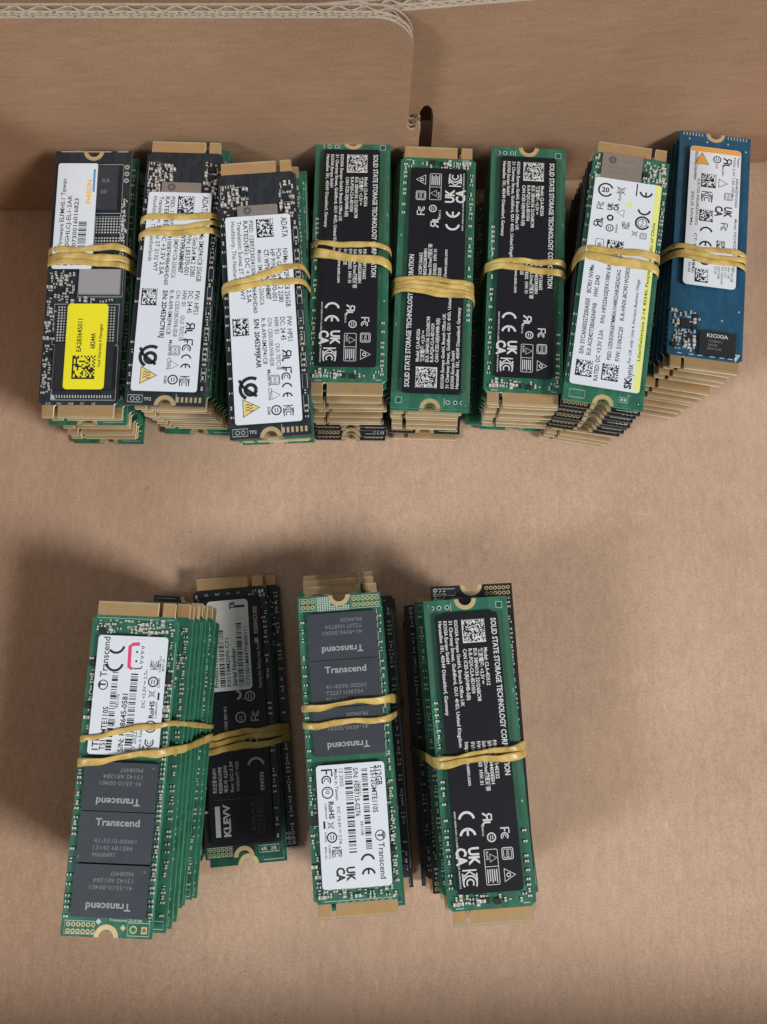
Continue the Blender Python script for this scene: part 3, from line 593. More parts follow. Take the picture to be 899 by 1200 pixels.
def top_trans1():
    P = base_parts('green', 'edge_green', False); sub = {}
    for cy, h_ in ((-5.3, 11.4), (-17.1, 11.6), (-29.3, 11.8)): P.append(A(chip(.4, cy, 18.0, h_ + .1)))
    P.append(A(chip(-.6, 24, 12, 12, .95, name='controller_chip', mat='chip_dk'))); P.append(A(chip(.2, 8, 17.5, 12)))
    c = MB(); scatter(c, [(-9.5, 31.9, 9.8, 35.2, 60), (9.2, 12, 10.4, 30, 20), (-10.4, 8, -9.2, 26, 14)], 81, [(-3.3, 31.9, -1.1, 34.2)])
    edge_row(c, 10.2, -35.5, 12, 1.15, 82, .95); edge_row(c, -10.1, -35.5, 8, 1.3, 83, .6); c.box(9.6, 21, TH, 1.6, 2.6, .9, 'chip_dk')
    P.append(A(('small_components', c.mesh('small_components'), 'stuff')))
    s = silk_ink()
    s.frame(-10.2, -39.4, -3.0, -36.5, .15, 'silk'); s.frame(5.0, -39.4, 10.2, -36.5, .15, 'silk')
    for i in range(6):
        for y in (-38.8, -37.3): s.ring(-9.3 + i * 1.2, y, .40, .24, 'ring_gold')
    s.ring(6.4, -38, .75, .3, 'ring_gold'); s.rect(8.3, -38.9, 9.7, -37.3, 'ring_gold'); s.ring(9.0, -38.1, .3, .3, 'chip_dk')
    s.poly([(-2.1, -37.2), (-1.4, -36.5), (-2.1, -35.8), (-2.8, -36.5)], 'pads'); s.poly([(3.9, -38.4), (4.6, -37.7), (3.9, -37), (3.2, -37.7)], 'ring_gold'); s.poly([(-6.0, 31.8), (-5.3, 32.5), (-6.0, 33.2), (-6.7, 32.5)], 'pads')
    s.stroke([(10.7, -35.8), (10.7, 30)], .1, 'silk'); s.text(.4, -36.3, 'Transcend 23-0186', .6, 'right', 8, mat='silk'); s.text(-2, 33.1, '0230 H1 0B6', .7, 'right', 7, mat='silk'); s.stroke([(-9.8, 35.7), (9.8, 35.7)], .1, 'silk')
    P.append(A(('silkscreen_print', s.mesh('silkscreen_print'), 'stuff')))
    e = Ink(TH + 1.165); L = ('41-5510-00401', '13142 681284', 'M608497')
    for cy, up in ((-5.3, False), (-17.1, True), (-29.3, False)): trans_chip_marks(e, .4, cy, up, L)
    for cy in (-5.3, -17.1, -29.3): e.ring(8.2 * (1 if cy != -17.1 else -1), cy + (4.6 if cy != -17.1 else -4.6), .2, .15, 'etch')
    P.append(A(('chip_marking', e.mesh('chip_marking'), None)))
    P.append(A(label_part(-8.6, 2.2, 9.1, 31.3, .8, 'white', ZL)))
    k = Ink(ZI)
    k.text(-5.6, 20.9, 'Transcend', 1.7, 'up', 10.0); k.ring(-6.3, 19.0, 1.15, .25); k.stroke([(-7.1, 18.4), (-7.1, 19.8)], .35); k.stroke([(-7.1, 19.1), (-5.6, 19.1)], .4)
    k.arc(-3.9, 24.6, 2.0, 100, 260, .6, d='up'); k.arc(-3.9, 29.0, 2.0, 130, 260, .6, d='up')
    k.text(-6.0, 3.2, '1TB', 1.6, 'up', 3.4, .01); k.text(-4.4, 3.2, 'TS1TMTE110S', 1.35, 'up', 10.5, .006); k.bars(-2.7, 3.2, 19, 1.5, 'up', 84, unit=.2)
    k.text(-1.9, 13.5, '941196', .8, 'up', mat='ink_grey'); k.text(-2.3, 9, '7641', .7, 'up', mat='ink_grey')
    k.text(.2, 3.0, 'S/N: H08645-0581', 1.35, 'up', 14, .008); k.bars(2.3, 3.0, 20, 1.8, 'up', 85, unit=.17)
    k.text(3.3, 3.0, '07 2022', 1.0, 'up', 5, mat='ink_grey'); k.text(4.6, 2.9, 'Made in Taiwan', .8, 'up', 6.6); k.text(4.6, 13.8, 'DC +3.3V ⎓ 2.7A', .85, 'up', 9.4)
    k.fc(6.4, 3.2, 2.5, 'up'); k.ring(6.5, 9.3, 1.35, .3); k.text(7.0, 8.4, '10', 1.1, 'up'); k.text(7.0, 11.3, 'RoHS', 1.2, 'up', 4.2, .02); k.text(7.8, 11.3, 'COMPLIANT', .5, 'up', 4.2)
    k.bin(6.2, 17.2, 1.9, 'up'); k.minus(6.2, 20.2, 1.15, 'up'); k.kc(6.2, 23.3, 2.0, 'up'); k.text(7.9, 22.6, 'R-REM-TS1T', .55, 'up'); k.text(8.7, 22.9, 'MTE110S', .55, 'up'); k.text(7.9, 18.8, 'D33H62', .5, 'up'); k.rect(7.6, 15.8, 8.1, 17.6)
    sub['paper_label'] = [('printed_text', k.mesh('printed_text'))]
    P.append(A(label_part(-1.6, 22.3, 4.6, 30.6, 1.4, 'white', ZL + .06, 'pink_sticker', .06))); k = Ink(ZL + .072)
    k.stroke([(2.0, 29.4), (.4, 29.3), (-.4, 28.7), (-.2, 23.6), (.7, 23.2)], .9, 'pink'); k.stroke([(.9, 23.2), (2.9, 23.4), (3.1, 24.0)], .3)
    for i in range(4): k.stroke([(2.4 + .2 * (i % 2), 24.6 + i * 1.2), (3.3, 24.9 + i * 1.2), (2.5, 25.3 + i * 1.2)], .25)
    k.ring(1.5, 25.1, .14, .28); k.ring(1.5, 27.4, .14, .28)
    sub['pink_sticker'] = [('printed_drawing', k.mesh('printed_drawing'))]
    return False, P, sub

def top_klevv():
    P = base_parts('black', 'edge_green', False); sub = {}
    P += [A(chip(-1, 24, 12, 12)), A(chip(-1, 5, 14, 12)), A(chip(-1, -14, 14, 12)), A(chip(-1, -29, 14, 11))]
    c = MB(); scatter(c, [(-10.3, 20, -8.9, 35, 14), (9.0, 26, 10.4, 35, 12), (5.5, 34, 9.5, 35.3, 9)], 91); edge_row(c, 9.9, -35, 26, 1.5, 92, .7); edge_row(c, -9.9, -35, 16, 2.2, 93, .6); c.box(9.6, 31.6, TH, 1.7, 3.0, .8, 'chip_dk')
    P.append(A(('small_components', c.mesh('small_components'), 'stuff')))
    for x0, x1 in ((-10.9, -3.1), (3.1, 10.9)):
        b = MB(); b.prism([(x0, -39.9), (x1, -39.9), (x1, -36.8), (x0, -36.8)], TH, TH + .006, 'green_dark', 'green_dark'); P.append(A(('end_strip', b.mesh('end_strip'), None)))
    s = silk_ink(); s.frame(-10.3, -39.5, -3.2, -37, .13, 'silk'); s.frame(4.4, -39.2, 10, -37.4, .15, 'silk'); s.text(4.8, -38.8, '4R  2R', 1.0, 'right', 4.6, mat='silk')
    for i in range(6):
        for y in (-38.9, -37.7): s.ring(-9.6 + i * 1.15, y, .38, .2, 'ring_gold')
    for i in range(5): s.text(-7.6 + i * 3.2, 34.6, ('C3', 'R27', 'C41', 'R9', 'C20')[i], .6, 'right', mat='silk')
    s.stroke([(-9.4, 4), (-9.2, 22)], .2, 'silk')
    P.append(A(('silkscreen_print', s.mesh('silkscreen_print'), 'stuff')))
    P.append(A(label_part(-8.9, -36.3, 8.9, 33.6, .6, 'black_label', ZL))); k = Ink(ZI); G = 'ink_dim'
    k.text(7.8, 22.3, 'ESSENCORE', 1.1, 'up', 8, .02, G); k.rect(6.7, 19.6, 7.8, 21.0, G); k.text(8.0, 6.6, 'Keeping data, Making a beat, Seoul', .9, 'up', 13, mat=G)
    k.arc(.6, 5.0, 1.1, 0, 180, .7, G, 'down'); k.minus(4.4, 4.4, 1.3, 'up', G); k.stroke([(2.2, 3.8), (3.4, 3.8)], .2, G)
    k.ring(1.4, -1.4, 1.4, .35, G); k.text(1.9, -2.2, '10', 1.0, 'up', mat=G); k.fc(5.6, -2.6, 2.2, 'up', G); k.text(-2.6, -8.0, 'ESSENCORE SSD M.2', .8, 'up', 10, mat=G); k.text(2.4, -9.6, 'UK', 2.2, 'up', 4.2, .03, G); k.text(5.8, -9.6, 'CA', 2.2, 'up', 4.2, .03, G)
    k.arc(5.0, -15.4, 2.2, 100, 260, .65, G, 'down')
    for x, t, L in ((-6.6, '최초인증 KLEVV', 7.0), (-5.0, 'ESSENCORE', 7.2), (-3.4, '제조사: KLEVV', 7.6), (-1.7, 'Rev: DC-3.3V', 8.6), (0, 'WARRANTY VOID', 8.4)): k.text(x, -22, t, .95, 'up', L, .004, G)
    k.text(7.0, -22.2, 'nvm', 1.5, 'up', 5, .03, G); k.stroke([(-7, -23.9), (7.5, -24.1)], .12, 'ink_grey2')
    k.rect(-7.4, -34.0, -6.0, -25.6, G); k.text(-3.2, -34, 'KLEVV', 1.9, 'up', 8.8, .03, G)
    k.text(4.0, -33, 'CRAS', 1.2, 'up', 8, 0, 'ink_grey2'); k.frame(4.6, -33.6, 6.4, -24.8, .16, 'ink_grey2', .3); k.text(6.0, -33, 'C710 M.2', 1.1, 'up', 7.6, .01, 'ink_grey2')
    sub['paper_label'] = [('printed_text', k.mesh('printed_text'))]
    P.append(A(label_part(-6.9, 6.4, 5.3, 32.8, 1.1, 'greylabel', ZL + .06, 'serial_sticker', .06))); k = Ink(ZL + .072)
    k.text(1.3, 30.0, 'TB', 1.5, 'up', 2.2, .03); k.text(4.2, 30.4, '1', 3.0, 'up', bold=.03)
    k.text(-4.5, 7.6, 'Product Number', 1.25, 'up', 12.6, .012); k.bars(-2.4, 7.6, 16.2, 1.6, 'up', 94, unit=.16); k.text(-.9, 7.6, 'K01TBM2SP0-C71', 1.1, 'up', 14, .004)
    k.text(.9, 7.6, 'Serial Number', 1.25, 'up', 11, .012); k.bars(3.0, 7.6, 18.2, 1.6, 'up', 95, unit=.16); k.text(4.7, 7.6, 'C710D1M44YNB00111', 1.1, 'up', 17, .004)
    sub['serial_sticker'] = [('printed_text', k.mesh('printed_text'))]
    return False, P, sub
M['ink_dim'] = simple('light_grey_print', (.42, .44, .45), .6)
M['ink_grey2'] = simple('dim_grey_print', (.07, .07, .08), .5)

def top_trans2():
    P = base_parts('green', 'edge_green', True); sub = {}
    for cy, h_ in ((29.2, 12.1), (17.1, 11.8), (5.0, 12.0)): P.append(A(chip(.4, cy, 18.0, h_)))
    P.append(A(chip(0, -10, 17.5, 13))); P.append(A(chip(1, -25.6, 16, 13.5, .95, name='controller_chip', mat='chip_dk')))
    c = MB(); edge_row(c, -10.1, -10, 34, 2.3, 101, .9); edge_row(c, 10.2, -32, 35, 1.9, 102, .9); scatter(c, [(-10.4, -33, -9.0, -8, 34), (-9.6, -35.2, 9.8, -33.2, 26), (9.3, -33, 10.4, -8, 18)], 103); c.box(-9.6, -16.5, TH, 1.6, 2.4, .9, 'chip_dk')
    P.append(A(('small_components', c.mesh('small_components'), 'stuff')))
    s = silk_ink()
    for i in range(3):
        for y in (38.6, 37.1): s.ring(-9.6 + i * 1.25, y, .42, .26, 'ring_gold')
    for i in range(6):
        for y in (38.6, 37.1): s.ring(3.9 + i * 1.2, y, .42, .26, 'ring_gold')
    s.frame(-10.5, 36.2, -6.3, 39.4, .13, 'silk'); s.frame(3.1, 36.2, 10.6, 39.4, .13, 'silk')
    for i in range(14):
        for j in range(8):
            x, y = -5.9 + i * .62, 35.9 + j * .48
            if math.hypot(x, y - 40) > 3.2 and (x < -2.6 or j < 3): s.rect(x, y, x + .42, y + .34, 'pads')
    s.stroke([(9.7, -2), (9.7, 35.6)], .16, 'silk'); s.poly([(8.7, -36.0), (9.5, -36.0), (9.1, -35.0)], 'silk'); s.frame(-8.4, -35.9, 8.6, -33.2, .13, 'silk')
    for i in range(8): s.text(-5 + i * 1.8, -36.4 + .05, 'C%d' % (i + 1), .5, 'right', mat='silk')
    s.text(-9.6, -35.4, 'W', 1.6, 'right', mat='silk')
    P.append(A(('silkscreen_print', s.mesh('silkscreen_print'), 'stuff')))
    e = Ink(TH + 1.165); L = ('41-4590-S0201', 'T2237 H38T54', 'ML04G0S')
    for cy, up in ((29.2, False), (17.1, True), (5.0, False)): trans_chip_marks(e, .4, cy, up, L)
    P.append(A(('chip_marking', e.mesh('chip_marking'), None)))
    P.append(A(label_part(-8.5, -32.8, 8.9, -3.1, .9, 'white', ZL)))
    k = Ink(ZI)
    k.text(6.6, -4.0, '512GB', 1.5, 'down', 4.8, .01); k.text(5.3, -4.0, 'TS512GMTE110S', 1.3, 'down', 11.4, .004); k.bars(3.0, -4.6, 19.5, 1.5, 'down', 104, unit=.2)
    k.text(1.9, -7.6, '740057 ª', .7, 'down', mat='ink_grey'); k.text(1.9, -17.2, '041108', .8, 'down', mat='ink_grey'); k.text(.9, -4.2, 'S/N: H58715-0276', 1.2, 'down', 11.8, .004); k.bars(-1.3, -4.0, 20.4, 1.9, 'down', 105, unit=.17)
    k.text(-2.6, -4.2, '12 2022', .9, 'down', 4.4, mat='ink_grey'); k.text(-3.9, -4.2, 'Made in Taiwan', .8, 'down', 7.6); k.text(-3.7, -13.4, 'DC +3.3V ⎓ 2.7A', .75, 'down', 9)
    k.fc(-5.9, -4.3, 2.7, 'down'); k.ring(-5.9, -9.8, 1.35, .3); k.text(-6.4, -8.9, '10', 1.1, 'down'); k.text(-5.8, -12.0, 'RoHS', 1.3, 'down', 4.2, .02); k.text(-6.8, -12.2, 'COMPLIANT', .5, 'down', 4)
    k.bin(-5.6, -17.7, 1.9, 'down'); k.minus(-5.4, -20.6, 1.15, 'down'); k.rect(-7.4, -18.4, -6.9, -16.6); k.text(-7.2, -19.2, 'D33H62', .5, 'down'); k.kc(-4.4, -23.0, 2.2, 'down'); k.text(-6.4, -22.4, 'R-REM-TS1', .5, 'down'); k.text(-7.4, -22.8, 'MTE110S', .5, 'down')
    k.ukca(-2.4, -27.8, 2.5, 'down'); k.ce(3.2, -25.0, 3.6, 'down'); k.ring(6.7, -20.9, 1.2, .25); k.stroke([(7.4, -20.2), (7.4, -21.6)], .35); k.stroke([(7.4, -20.9), (6.0, -20.9)], .4)
    k.text(6.1, -22.6, 'Transcend', 1.5, 'down', 8.6)
    sub['paper_label'] = [('printed_text', k.mesh('printed_text'))]
    return True, P, sub

# ------------------------------------------------------------------ cardboard box and what it stands on
def flat(name, x0, y0, x1, y1, z, mat, kind):
    b = MB(); b.add([(x0, y0, z), (x1, y0, z), (x1, y1, z), (x0, y1, z)], [(0, 1, 2, 3)], mat); return link(name, b.mesh(name), None, kind)
flat('floor', -3000, -3000, 3000, 3000, -5.2, 'table', 'structure')
box = empty('cardboard_box', (0, 0, -5), label='open brown corrugated cardboard box whose floor and far wall hold the bundles', cat='box')
def child(name, b, parent, smooth=False, loc=(0, 0, 5), rz=0, kind=None):
    o = link(name, b.mesh(name), parent, kind, smooth); o.location = [c * MM for c in loc]; o.rotation_euler = (0, 0, rz); return o
FX0, FX1, FY0, FY1 = -141, 214, -141, 172
b = MB(); nx, ny = 93, 80; V = []
for j in range(ny + 1):
    for i in range(nx + 1):
        x = FX0 + (FX1 - FX0) * i / nx; y = FY0 + (FY1 - FY0) * j / ny
        z = -.35 - .22 * (1 - math.cos(x / 3.1)) * .12 + .22 * math.sin(x / 41 + 1) * math.sin(y / 53)
        V.append((x, y, z))
b.add(V, [(j * (nx + 1) + i, j * (nx + 1) + i + 1, (j + 1) * (nx + 1) + i + 1, (j + 1) * (nx + 1) + i) for j in range(ny) for i in range(nx)], 'floor_board')
child('floor_panel', b, box, True)
def panel(name, x0, x1, ztop, zbot, loc, rz, outline_pts, mat='wall_board', breaks=()):
    """double-wall board standing up: three liners with a fine and a coarse flute between, local x along, y = depth away"""
    def lin(y0, t):
        q = MB(); n = len(outline_pts)
        q.v = [(x, y0, z) for x, z in outline_pts] + [(x, y0 + t, z) for x, z in outline_pts]
        a, c = q.mi(mat), q.mi('cut_edge')
        q.f = [tuple(range(n)), tuple(range(2 * n - 1, n - 1, -1))] + [(i, n + i, n + (i + 1) % n, (i + 1) % n) for i in range(n)]
        q.m = [a, a] + [c] * n; return q
    root = child(name, lin(0, .72), box, False, loc, rz)
    for k, y0 in enumerate((1.38, 3.5)): child('inner_liner', lin(y0, .66), root, False, (0, 0, 0))
    for ymid, amp, per in ((1.06, .30, 3.3), (2.76, .62, 6.4)):
        q = MB(); st = per / 14; x = x0; P = []
        while x < x1: P.append(x); x += st
        for a in range(len(P) - 1):
            xa, xb = P[a], P[a + 1]; zt = min(ztop(xa), ztop(xb)); zb = max(zbot(xa), zbot(xb))
            if zt - zb < .5: continue
            f = lambda X: ymid + amp * math.sin(2 * math.pi * X / per + .35 * math.sin(X * .13))
            ya, yb = f(xa), f(xb); t = .25 + .05 * math.sin(xa * 2.3) + .03 * math.sin(xa * 5.1)
            q.add([(xa, ya - t, zb), (xb, yb - t, zb), (xb, yb - t, zt), (xa, ya - t, zt), (xa, ya + t, zb), (xb, yb + t, zb), (xb, yb + t, zt), (xa, ya + t, zt)],
                  [(0, 1, 2, 3), (5, 4, 7, 6)], 'flute'); q.add([(xa, ya - t, zt), (xb, yb - t, zt), (xb, yb + t, zt), (xa, ya + t, zt)], [(0, 1, 2, 3)], 'cut_edge')
        child('flute', q, root, False, (0, 0, 0), kind='stuff')
    return root
# inner flap on the left with its rounded corner and small hook
corner = [(-2 + 9.6 * math.sin(R(a)), 72.6 + 10 * math.cos(R(a))) for a in range(0, 91, 10)]
LO = [(-140.5, 0), (-140.5, 82.6)] + corner + [(7.3, 60), (7.0, 48), (6.7, 43.2), (7.6, 41.4), (9.0, 41.8), (10.0, 43.2), (10.6, 42), (10.4, 38), (10.2, 0)]
def lt(x):
    if x < -2: return 82.6
    if x < 7.2: return 72.6 + 10 * math.sqrt(max(0, 1 - ((x + 2) / 9.6) ** 2))
    return 35
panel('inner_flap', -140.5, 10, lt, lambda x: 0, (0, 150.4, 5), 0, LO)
# far wall behind it, leaning a little away to the right, with its slot
def rt(x): return 79.6 - .01 * (x - 8)
slot = [(10.2, 0), (10.2, 38), (10.6, 42.5), (11.6, 44.6), (12.8, 44.8), (13.9, 43.2), (14.6, 40), (14.8, 30), (14.8, 0)]
RO = [(-21, 0), (-21, rt(-21)), (212, rt(212)), (212, 0)] + slot[::-1]
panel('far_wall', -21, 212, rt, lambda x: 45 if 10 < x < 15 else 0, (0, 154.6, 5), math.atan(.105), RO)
SO = [(-190, 0), (-190, 76), (200, 76), (200, 0)]
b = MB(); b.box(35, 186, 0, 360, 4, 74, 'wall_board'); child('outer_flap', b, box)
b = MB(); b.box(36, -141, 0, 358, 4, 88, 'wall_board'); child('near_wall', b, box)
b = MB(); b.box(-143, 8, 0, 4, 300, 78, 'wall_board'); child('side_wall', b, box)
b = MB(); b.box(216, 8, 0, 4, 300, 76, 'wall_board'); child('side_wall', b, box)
b = MB(); b.box(36, 14, -4.6, 354, 306, 3.6, 'cut_edge'); child('board_core', b, box)

# ------------------------------------------------------------------ bundles
ORD = 'top second third fourth fifth sixth seventh eighth ninth tenth eleventh twelfth thirteenth fourteenth'.split()
COLR = {'green': 'green', 'greend': 'dark green', 'navy': 'navy', 'black': 'black', 'blue': 'blue'}
def place(kind_parts, x, y, z, yaw, pit, flip, label, group, subs=None, spacing=3.4, first=False, base=False):
    root = empty('solid_state_drive', (x, y, z), (R(pit), 0, R(yaw)), label, 'solid state drive', group)
    for p in kind_parts:
        name, me, kd = p[:3]; fl = p[3] if len(p) > 3 else flip
        o = link(name, me, root, kd)
        if fl: o.rotation_euler = (0, 0, math.pi)
        if name == 'mounting_pad' or name == 'circuit_board': pass
        if subs and name in subs:
            for sn, sm in subs[name]: link(sn, sm, o)
    u = link('rear_chips', under(), root, 'stuff'); h = max(.5, spacing - 2.03) if not base else z - .02
    u.scale = (1, 1, h)
    return root
def ring_sort(pts):
    pts = sorted(set(pts))
    def half(it):
        H = []
        for p in it:
            while len(H) > 1 and (H[-1][0] - H[-2][0]) * (p[1] - H[-2][1]) - (H[-1][1] - H[-2][1]) * (p[0] - H[-2][0]) <= 0: H.pop()
            H.append(p)
        return H[:-1]
    return half(pts) + half(pts[::-1])
def band(pose, layers, strands, label, tone=0, seed=1):
    """one rubber band wound several times round a bundle: closed loop on the taut outline of the cards"""
    x0, y0, z0, yaw = pose; rnd = random.Random(seed); c, s = math.cos(R(yaw)), math.sin(R(yaw))
    path = []
    ns = len(strands)
    for k, (yl, yr, wd, tw) in enumerate(strands):
        ym = (yl + yr) / 2; pts = []
        for (lx, ly, lz, lyaw, top) in layers:
            cc, ss = math.cos(R(lyaw)), math.sin(R(lyaw))
            wx, wy = x0 - s * ym, y0 + c * ym                       # band crossing in plan
            t = ((wx - lx) * -ss + (wy - ly) * cc)                  # along that card
            for ex in (-11, 11):
                px, py = lx + cc * ex - ss * t, ly + ss * ex + cc * t
                u = (px - x0) * c + (py - y0) * s
                pts += [(round(u, 3), round(lz, 3)), (round(u, 3), round(lz + .8, 3))]
            if top:
                for ex in (-8.6, 8.6):
                    px, py = lx + cc * ex - ss * t, ly + ss * ex + cc * t
                    pts.append((round((px - x0) * c + (py - y0) * s, 3), round(lz + 2.1, 3)))
        H = ring_sort(pts)
        # grow the hull and round its corners
        off = .34 + .12 * k; G = []
        n = len(H)
        for i in range(n):
            a, b_, d = H[i - 1], H[i], H[(i + 1) % n]
            n1 = (b_[1] - a[1], -(b_[0] - a[0])); n2 = (d[1] - b_[1], -(d[0] - b_[0]))
            l1, l2 = math.hypot(*n1) or 1, math.hypot(*n2) or 1
            for nn, l in ((n1, l1), (n2, l2)): G.append((b_[0] + nn[0] / l * off, b_[1] + nn[1] / l * off))
        # split into top run (left to right) and the way back
        iL = min(range(len(G)), key=lambda i: G[i][0] * .6 - G[i][1]); iR = max(range(len(G)), key=lambda i: G[i][0] * .6 + G[i][1])
        def run(i, j):
            out = [G[i]]
            while i != j: i = (i + 1) % len(G); out.append(G[i])
            return out
        # hull is counter-clockwise: right-top to left-top goes over the top
        topr = run(iR, iL)[::-1]; back = run(iL, iR)[::-1]
        nl = strands[(k + 1) % ns][0]
        def sample(P, ya, yb, step):
            L = [0]
            for i in range(1, len(P)): L.append(L[-1] + math.dist(P[i], P[i - 1]))
            N = max(3, int(L[-1] / step)); o = []
            for q in range(N):
                t = L[-1] * q / N; i = max(j for j in range(len(L)) if L[j] <= t + 1e-9); i = min(i, len(P) - 2)
                f = (t - L[i]) / max(L[i + 1] - L[i], 1e-6); o.append((P[i][0] + (P[i + 1][0] - P[i][0]) * f, ya + (yb - ya) * q / N, P[i][1] + (P[i + 1][1] - P[i][1]) * f))
            return o
        A_ = sample(topr, yl, yr, .9); B_ = sample(back, yr, nl, 1.5)
        ph = rnd.uniform(0, 6)
        for q, p in enumerate(A_):
            path.append((p[0], p[1] + .30 * math.sin(q * .35 + ph) + .12 * math.sin(q * .9 + 2 * ph), p[2] + .04 * math.sin(q * .8 + ph), wd, tw * math.sin(math.pi * q / len(A_)) * (1.6 if k % 2 else 1.1)))
        for p in B_: path.append((*p, wd, 0))
    # smooth
    N = len(path)
    P3 = [Vector(p[:3]) for p in path]
    for _ in range(2): P3 = [(P3[i - 1] + 2 * P3[i] + P3[(i + 1) % N]) / 4 for i in range(N)]
    V = []; F = []; K = 10; cen = Vector((0, 0, sum(p.z for p in P3) / N))
    for i in range(N):
        t = (P3[(i + 1) % N] - P3[i - 1]).normalized(); yv = Vector((0, 1, 0)); yv = (yv - t * yv.dot(t)).normalized(); nv = t.cross(yv)
        wd = 1.08 * path[i][3] * (1 + .10 * math.sin(i * .31 + seed) + .06 * math.sin(i * .83 + 2 * seed)); a0 = path[i][4]
        e1 = yv * math.cos(a0) + nv * math.sin(a0); e2 = -yv * math.sin(a0) + nv * math.cos(a0); hh = .25
        for q in range(K):
            a = 2 * math.pi * q / K; cx, sx = math.cos(a), math.sin(a)
            p = P3[i] + e1 * (wd / 2 * math.copysign(abs(cx) ** .7, cx)) + e2 * (hh * math.copysign(abs(sx) ** .7, sx))
            V.append((p.x, p.y, max(p.z, .15)))
    for i in range(N):
        j = (i + 1) % N
        for q in range(K): r_ = (q + 1) % K; F.append((i * K + q, i * K + r_, j * K + r_, j * K + q))
    mb = MB(); mb.add(V, F, 'rubber')
    o = link('rubber_band', mb.mesh('rubber_band'), None, None, True); o.location = (x0 * MM, y0 * MM, 0); o.rotation_euler = (0, 0, R(yaw))
    o['label'] = label; o['category'] = 'rubber band'; o['group'] = 'rubber bands round the bundles'

def bundle(pose, top, top_label, where, layers, base_d, strands, band_label, seed, zb=1.3):
    x, y, z, yaw, pit = pose; rnd = random.Random(seed); n = len(layers) + 1
    z_top = z - TH; sp = (z_top - zb) / (n - 1); flip, parts, sub = top
    g = 'solid state drives of ' + where
    L = [(x, y, z_top, yaw, True)]
    place(parts, x, y, z_top, yaw, pit, flip, top_label, g, sub, sp)
    c, s = math.cos(R(yaw)), math.sin(R(yaw))
    for i, spec in enumerate(layers, 1):
        kind, end = spec[:2]; dx, dy, dw = (spec[2:] + (0, 0, 0))[:3]
        f = i / (n - 1); q = (spec[5] if len(spec) > 5 else 1)
        ox = base_d[0] * f + dx + rnd.uniform(-.35, .35); oy = base_d[1] * f + dy + rnd.uniform(-.35, .35); ow = base_d[2] * f + dw + rnd.uniform(-.35, .35)
        px, py = x + c * ox - s * oy, y + s * ox + c * oy; pz = z_top - i * sp
        lab = '%s board, %s from the top in %s, %s end near' % (COLR[kind], ORD[i] if i < n - 1 else 'lowest', where, 'contacts' if end == 'c' else 'notched')
        if i == n - 1: lab = lab.replace('lowest from the top', 'bottom one')
        place(generic(kind), px, py, pz, yaw + ow, pit * (1 - f) * .9, end == 'c', lab, g, None, sp, base=(i == n - 1))
        if len(spec) <= 5: L.append((px, py, pz, yaw + ow, False))
    band((x, y, z_top, yaw), L, strands, band_label, seed=seed)

G, D, N, K, B = 'green', 'greend', 'navy', 'black', 'blue'
bundle((-84.4, 106.1, 36.9, -.18, 1.46), top_phison(), 'navy drive with yellow sticker and white label, topmost of the far left bundle', 'the yellow sticker bundle',
       [(G, 'c', 1.6, 0), (G, 'h', .8, -.3), (G, 'c', 1.6, .3), (G, 'c', 1.3, .3), (D, 'c', .8, 0), (G, 'c', .3, .2), (G, 'c', -.3, .2), (G, 'c', -.6, .6), (G, 'h', -.3, 0)], (-1.9, 2.0, -.2),
       [(8.4, 9.6, 1.7, .25), (6.4, 6.2, 2.0, .2), (5.0, 4.2, 1.6, 0)], 'yellow rubber band wound round the bundle with the yellow sticker', 1)
bundle((-58.3, 108.3, 39.4, -1.75, -.35), top_adata(1), 'navy drive with white label, topmost of the second upper bundle from left', 'the second upper bundle',
       [(G, 'c', .4, -.6), (G, 'c', 1.3, -.2), (G, 'c', .6, -.2), (G, 'c', .9, 0), (G, 'c', .6, .4), (D, 'c', .5, .4), (G, 'c', 0, 1), (G, 'c', 0, 1), (G, 'c', 0, 1.0), (G, 'h', .3, .3)], (.4, 2.6, .4),
       [(14.6, 15.9, 1.6, .2), (9.6, 14.0, 1.4, .3), (9.3, 11.2, 1.7, .1)], 'amber rubber band crossing itself on the second upper bundle', 2)
bundle((-33.1, 98.9, 42.5, 4.29, 2.01), top_adata(0), 'navy drive with white label lying slightly askew on the third upper bundle', 'the third upper bundle',
       [(G, 'h', 1.2, -.4, -1), (G, 'c', 1.6, -.2, -1.5)] + [(G, 'h', 1.2, 0, -1.5) if i % 3 == 0 else (D, 'c', 1.0, 0, -1.5) for i in range(9)], (-1.6, 9.2, -1),
       [(2.6, 8.0, 1.7, .2), (1.8, 3.4, 1.6, .1)], 'tan rubber band in two slanted turns on the third upper bundle', 3)
bundle((-9.5, 111.6, 36.8, -.83, -2.79), top_ssstc(), 'green drive with black label, topmost of the fourth upper bundle from left', 'the fourth upper bundle',
       [(G, 'c', 0, -.4), (G, 'c', .5, -.6), (G, 'c', .7, -.6), (G, 'c', .2, -.8), (G, 'c', -.6, -.8), (G, 'c', -.9, -.6)] + [(K, 'h', -.2, .3 - i * .25) for i in range(4)], (-.4, -2.0, .4),
       [(5.4, 4.4, 1.5, .15), (2.2, -.6, 2.3, .5)], 'tan rubber band in two strands round the fourth upper bundle', 4)
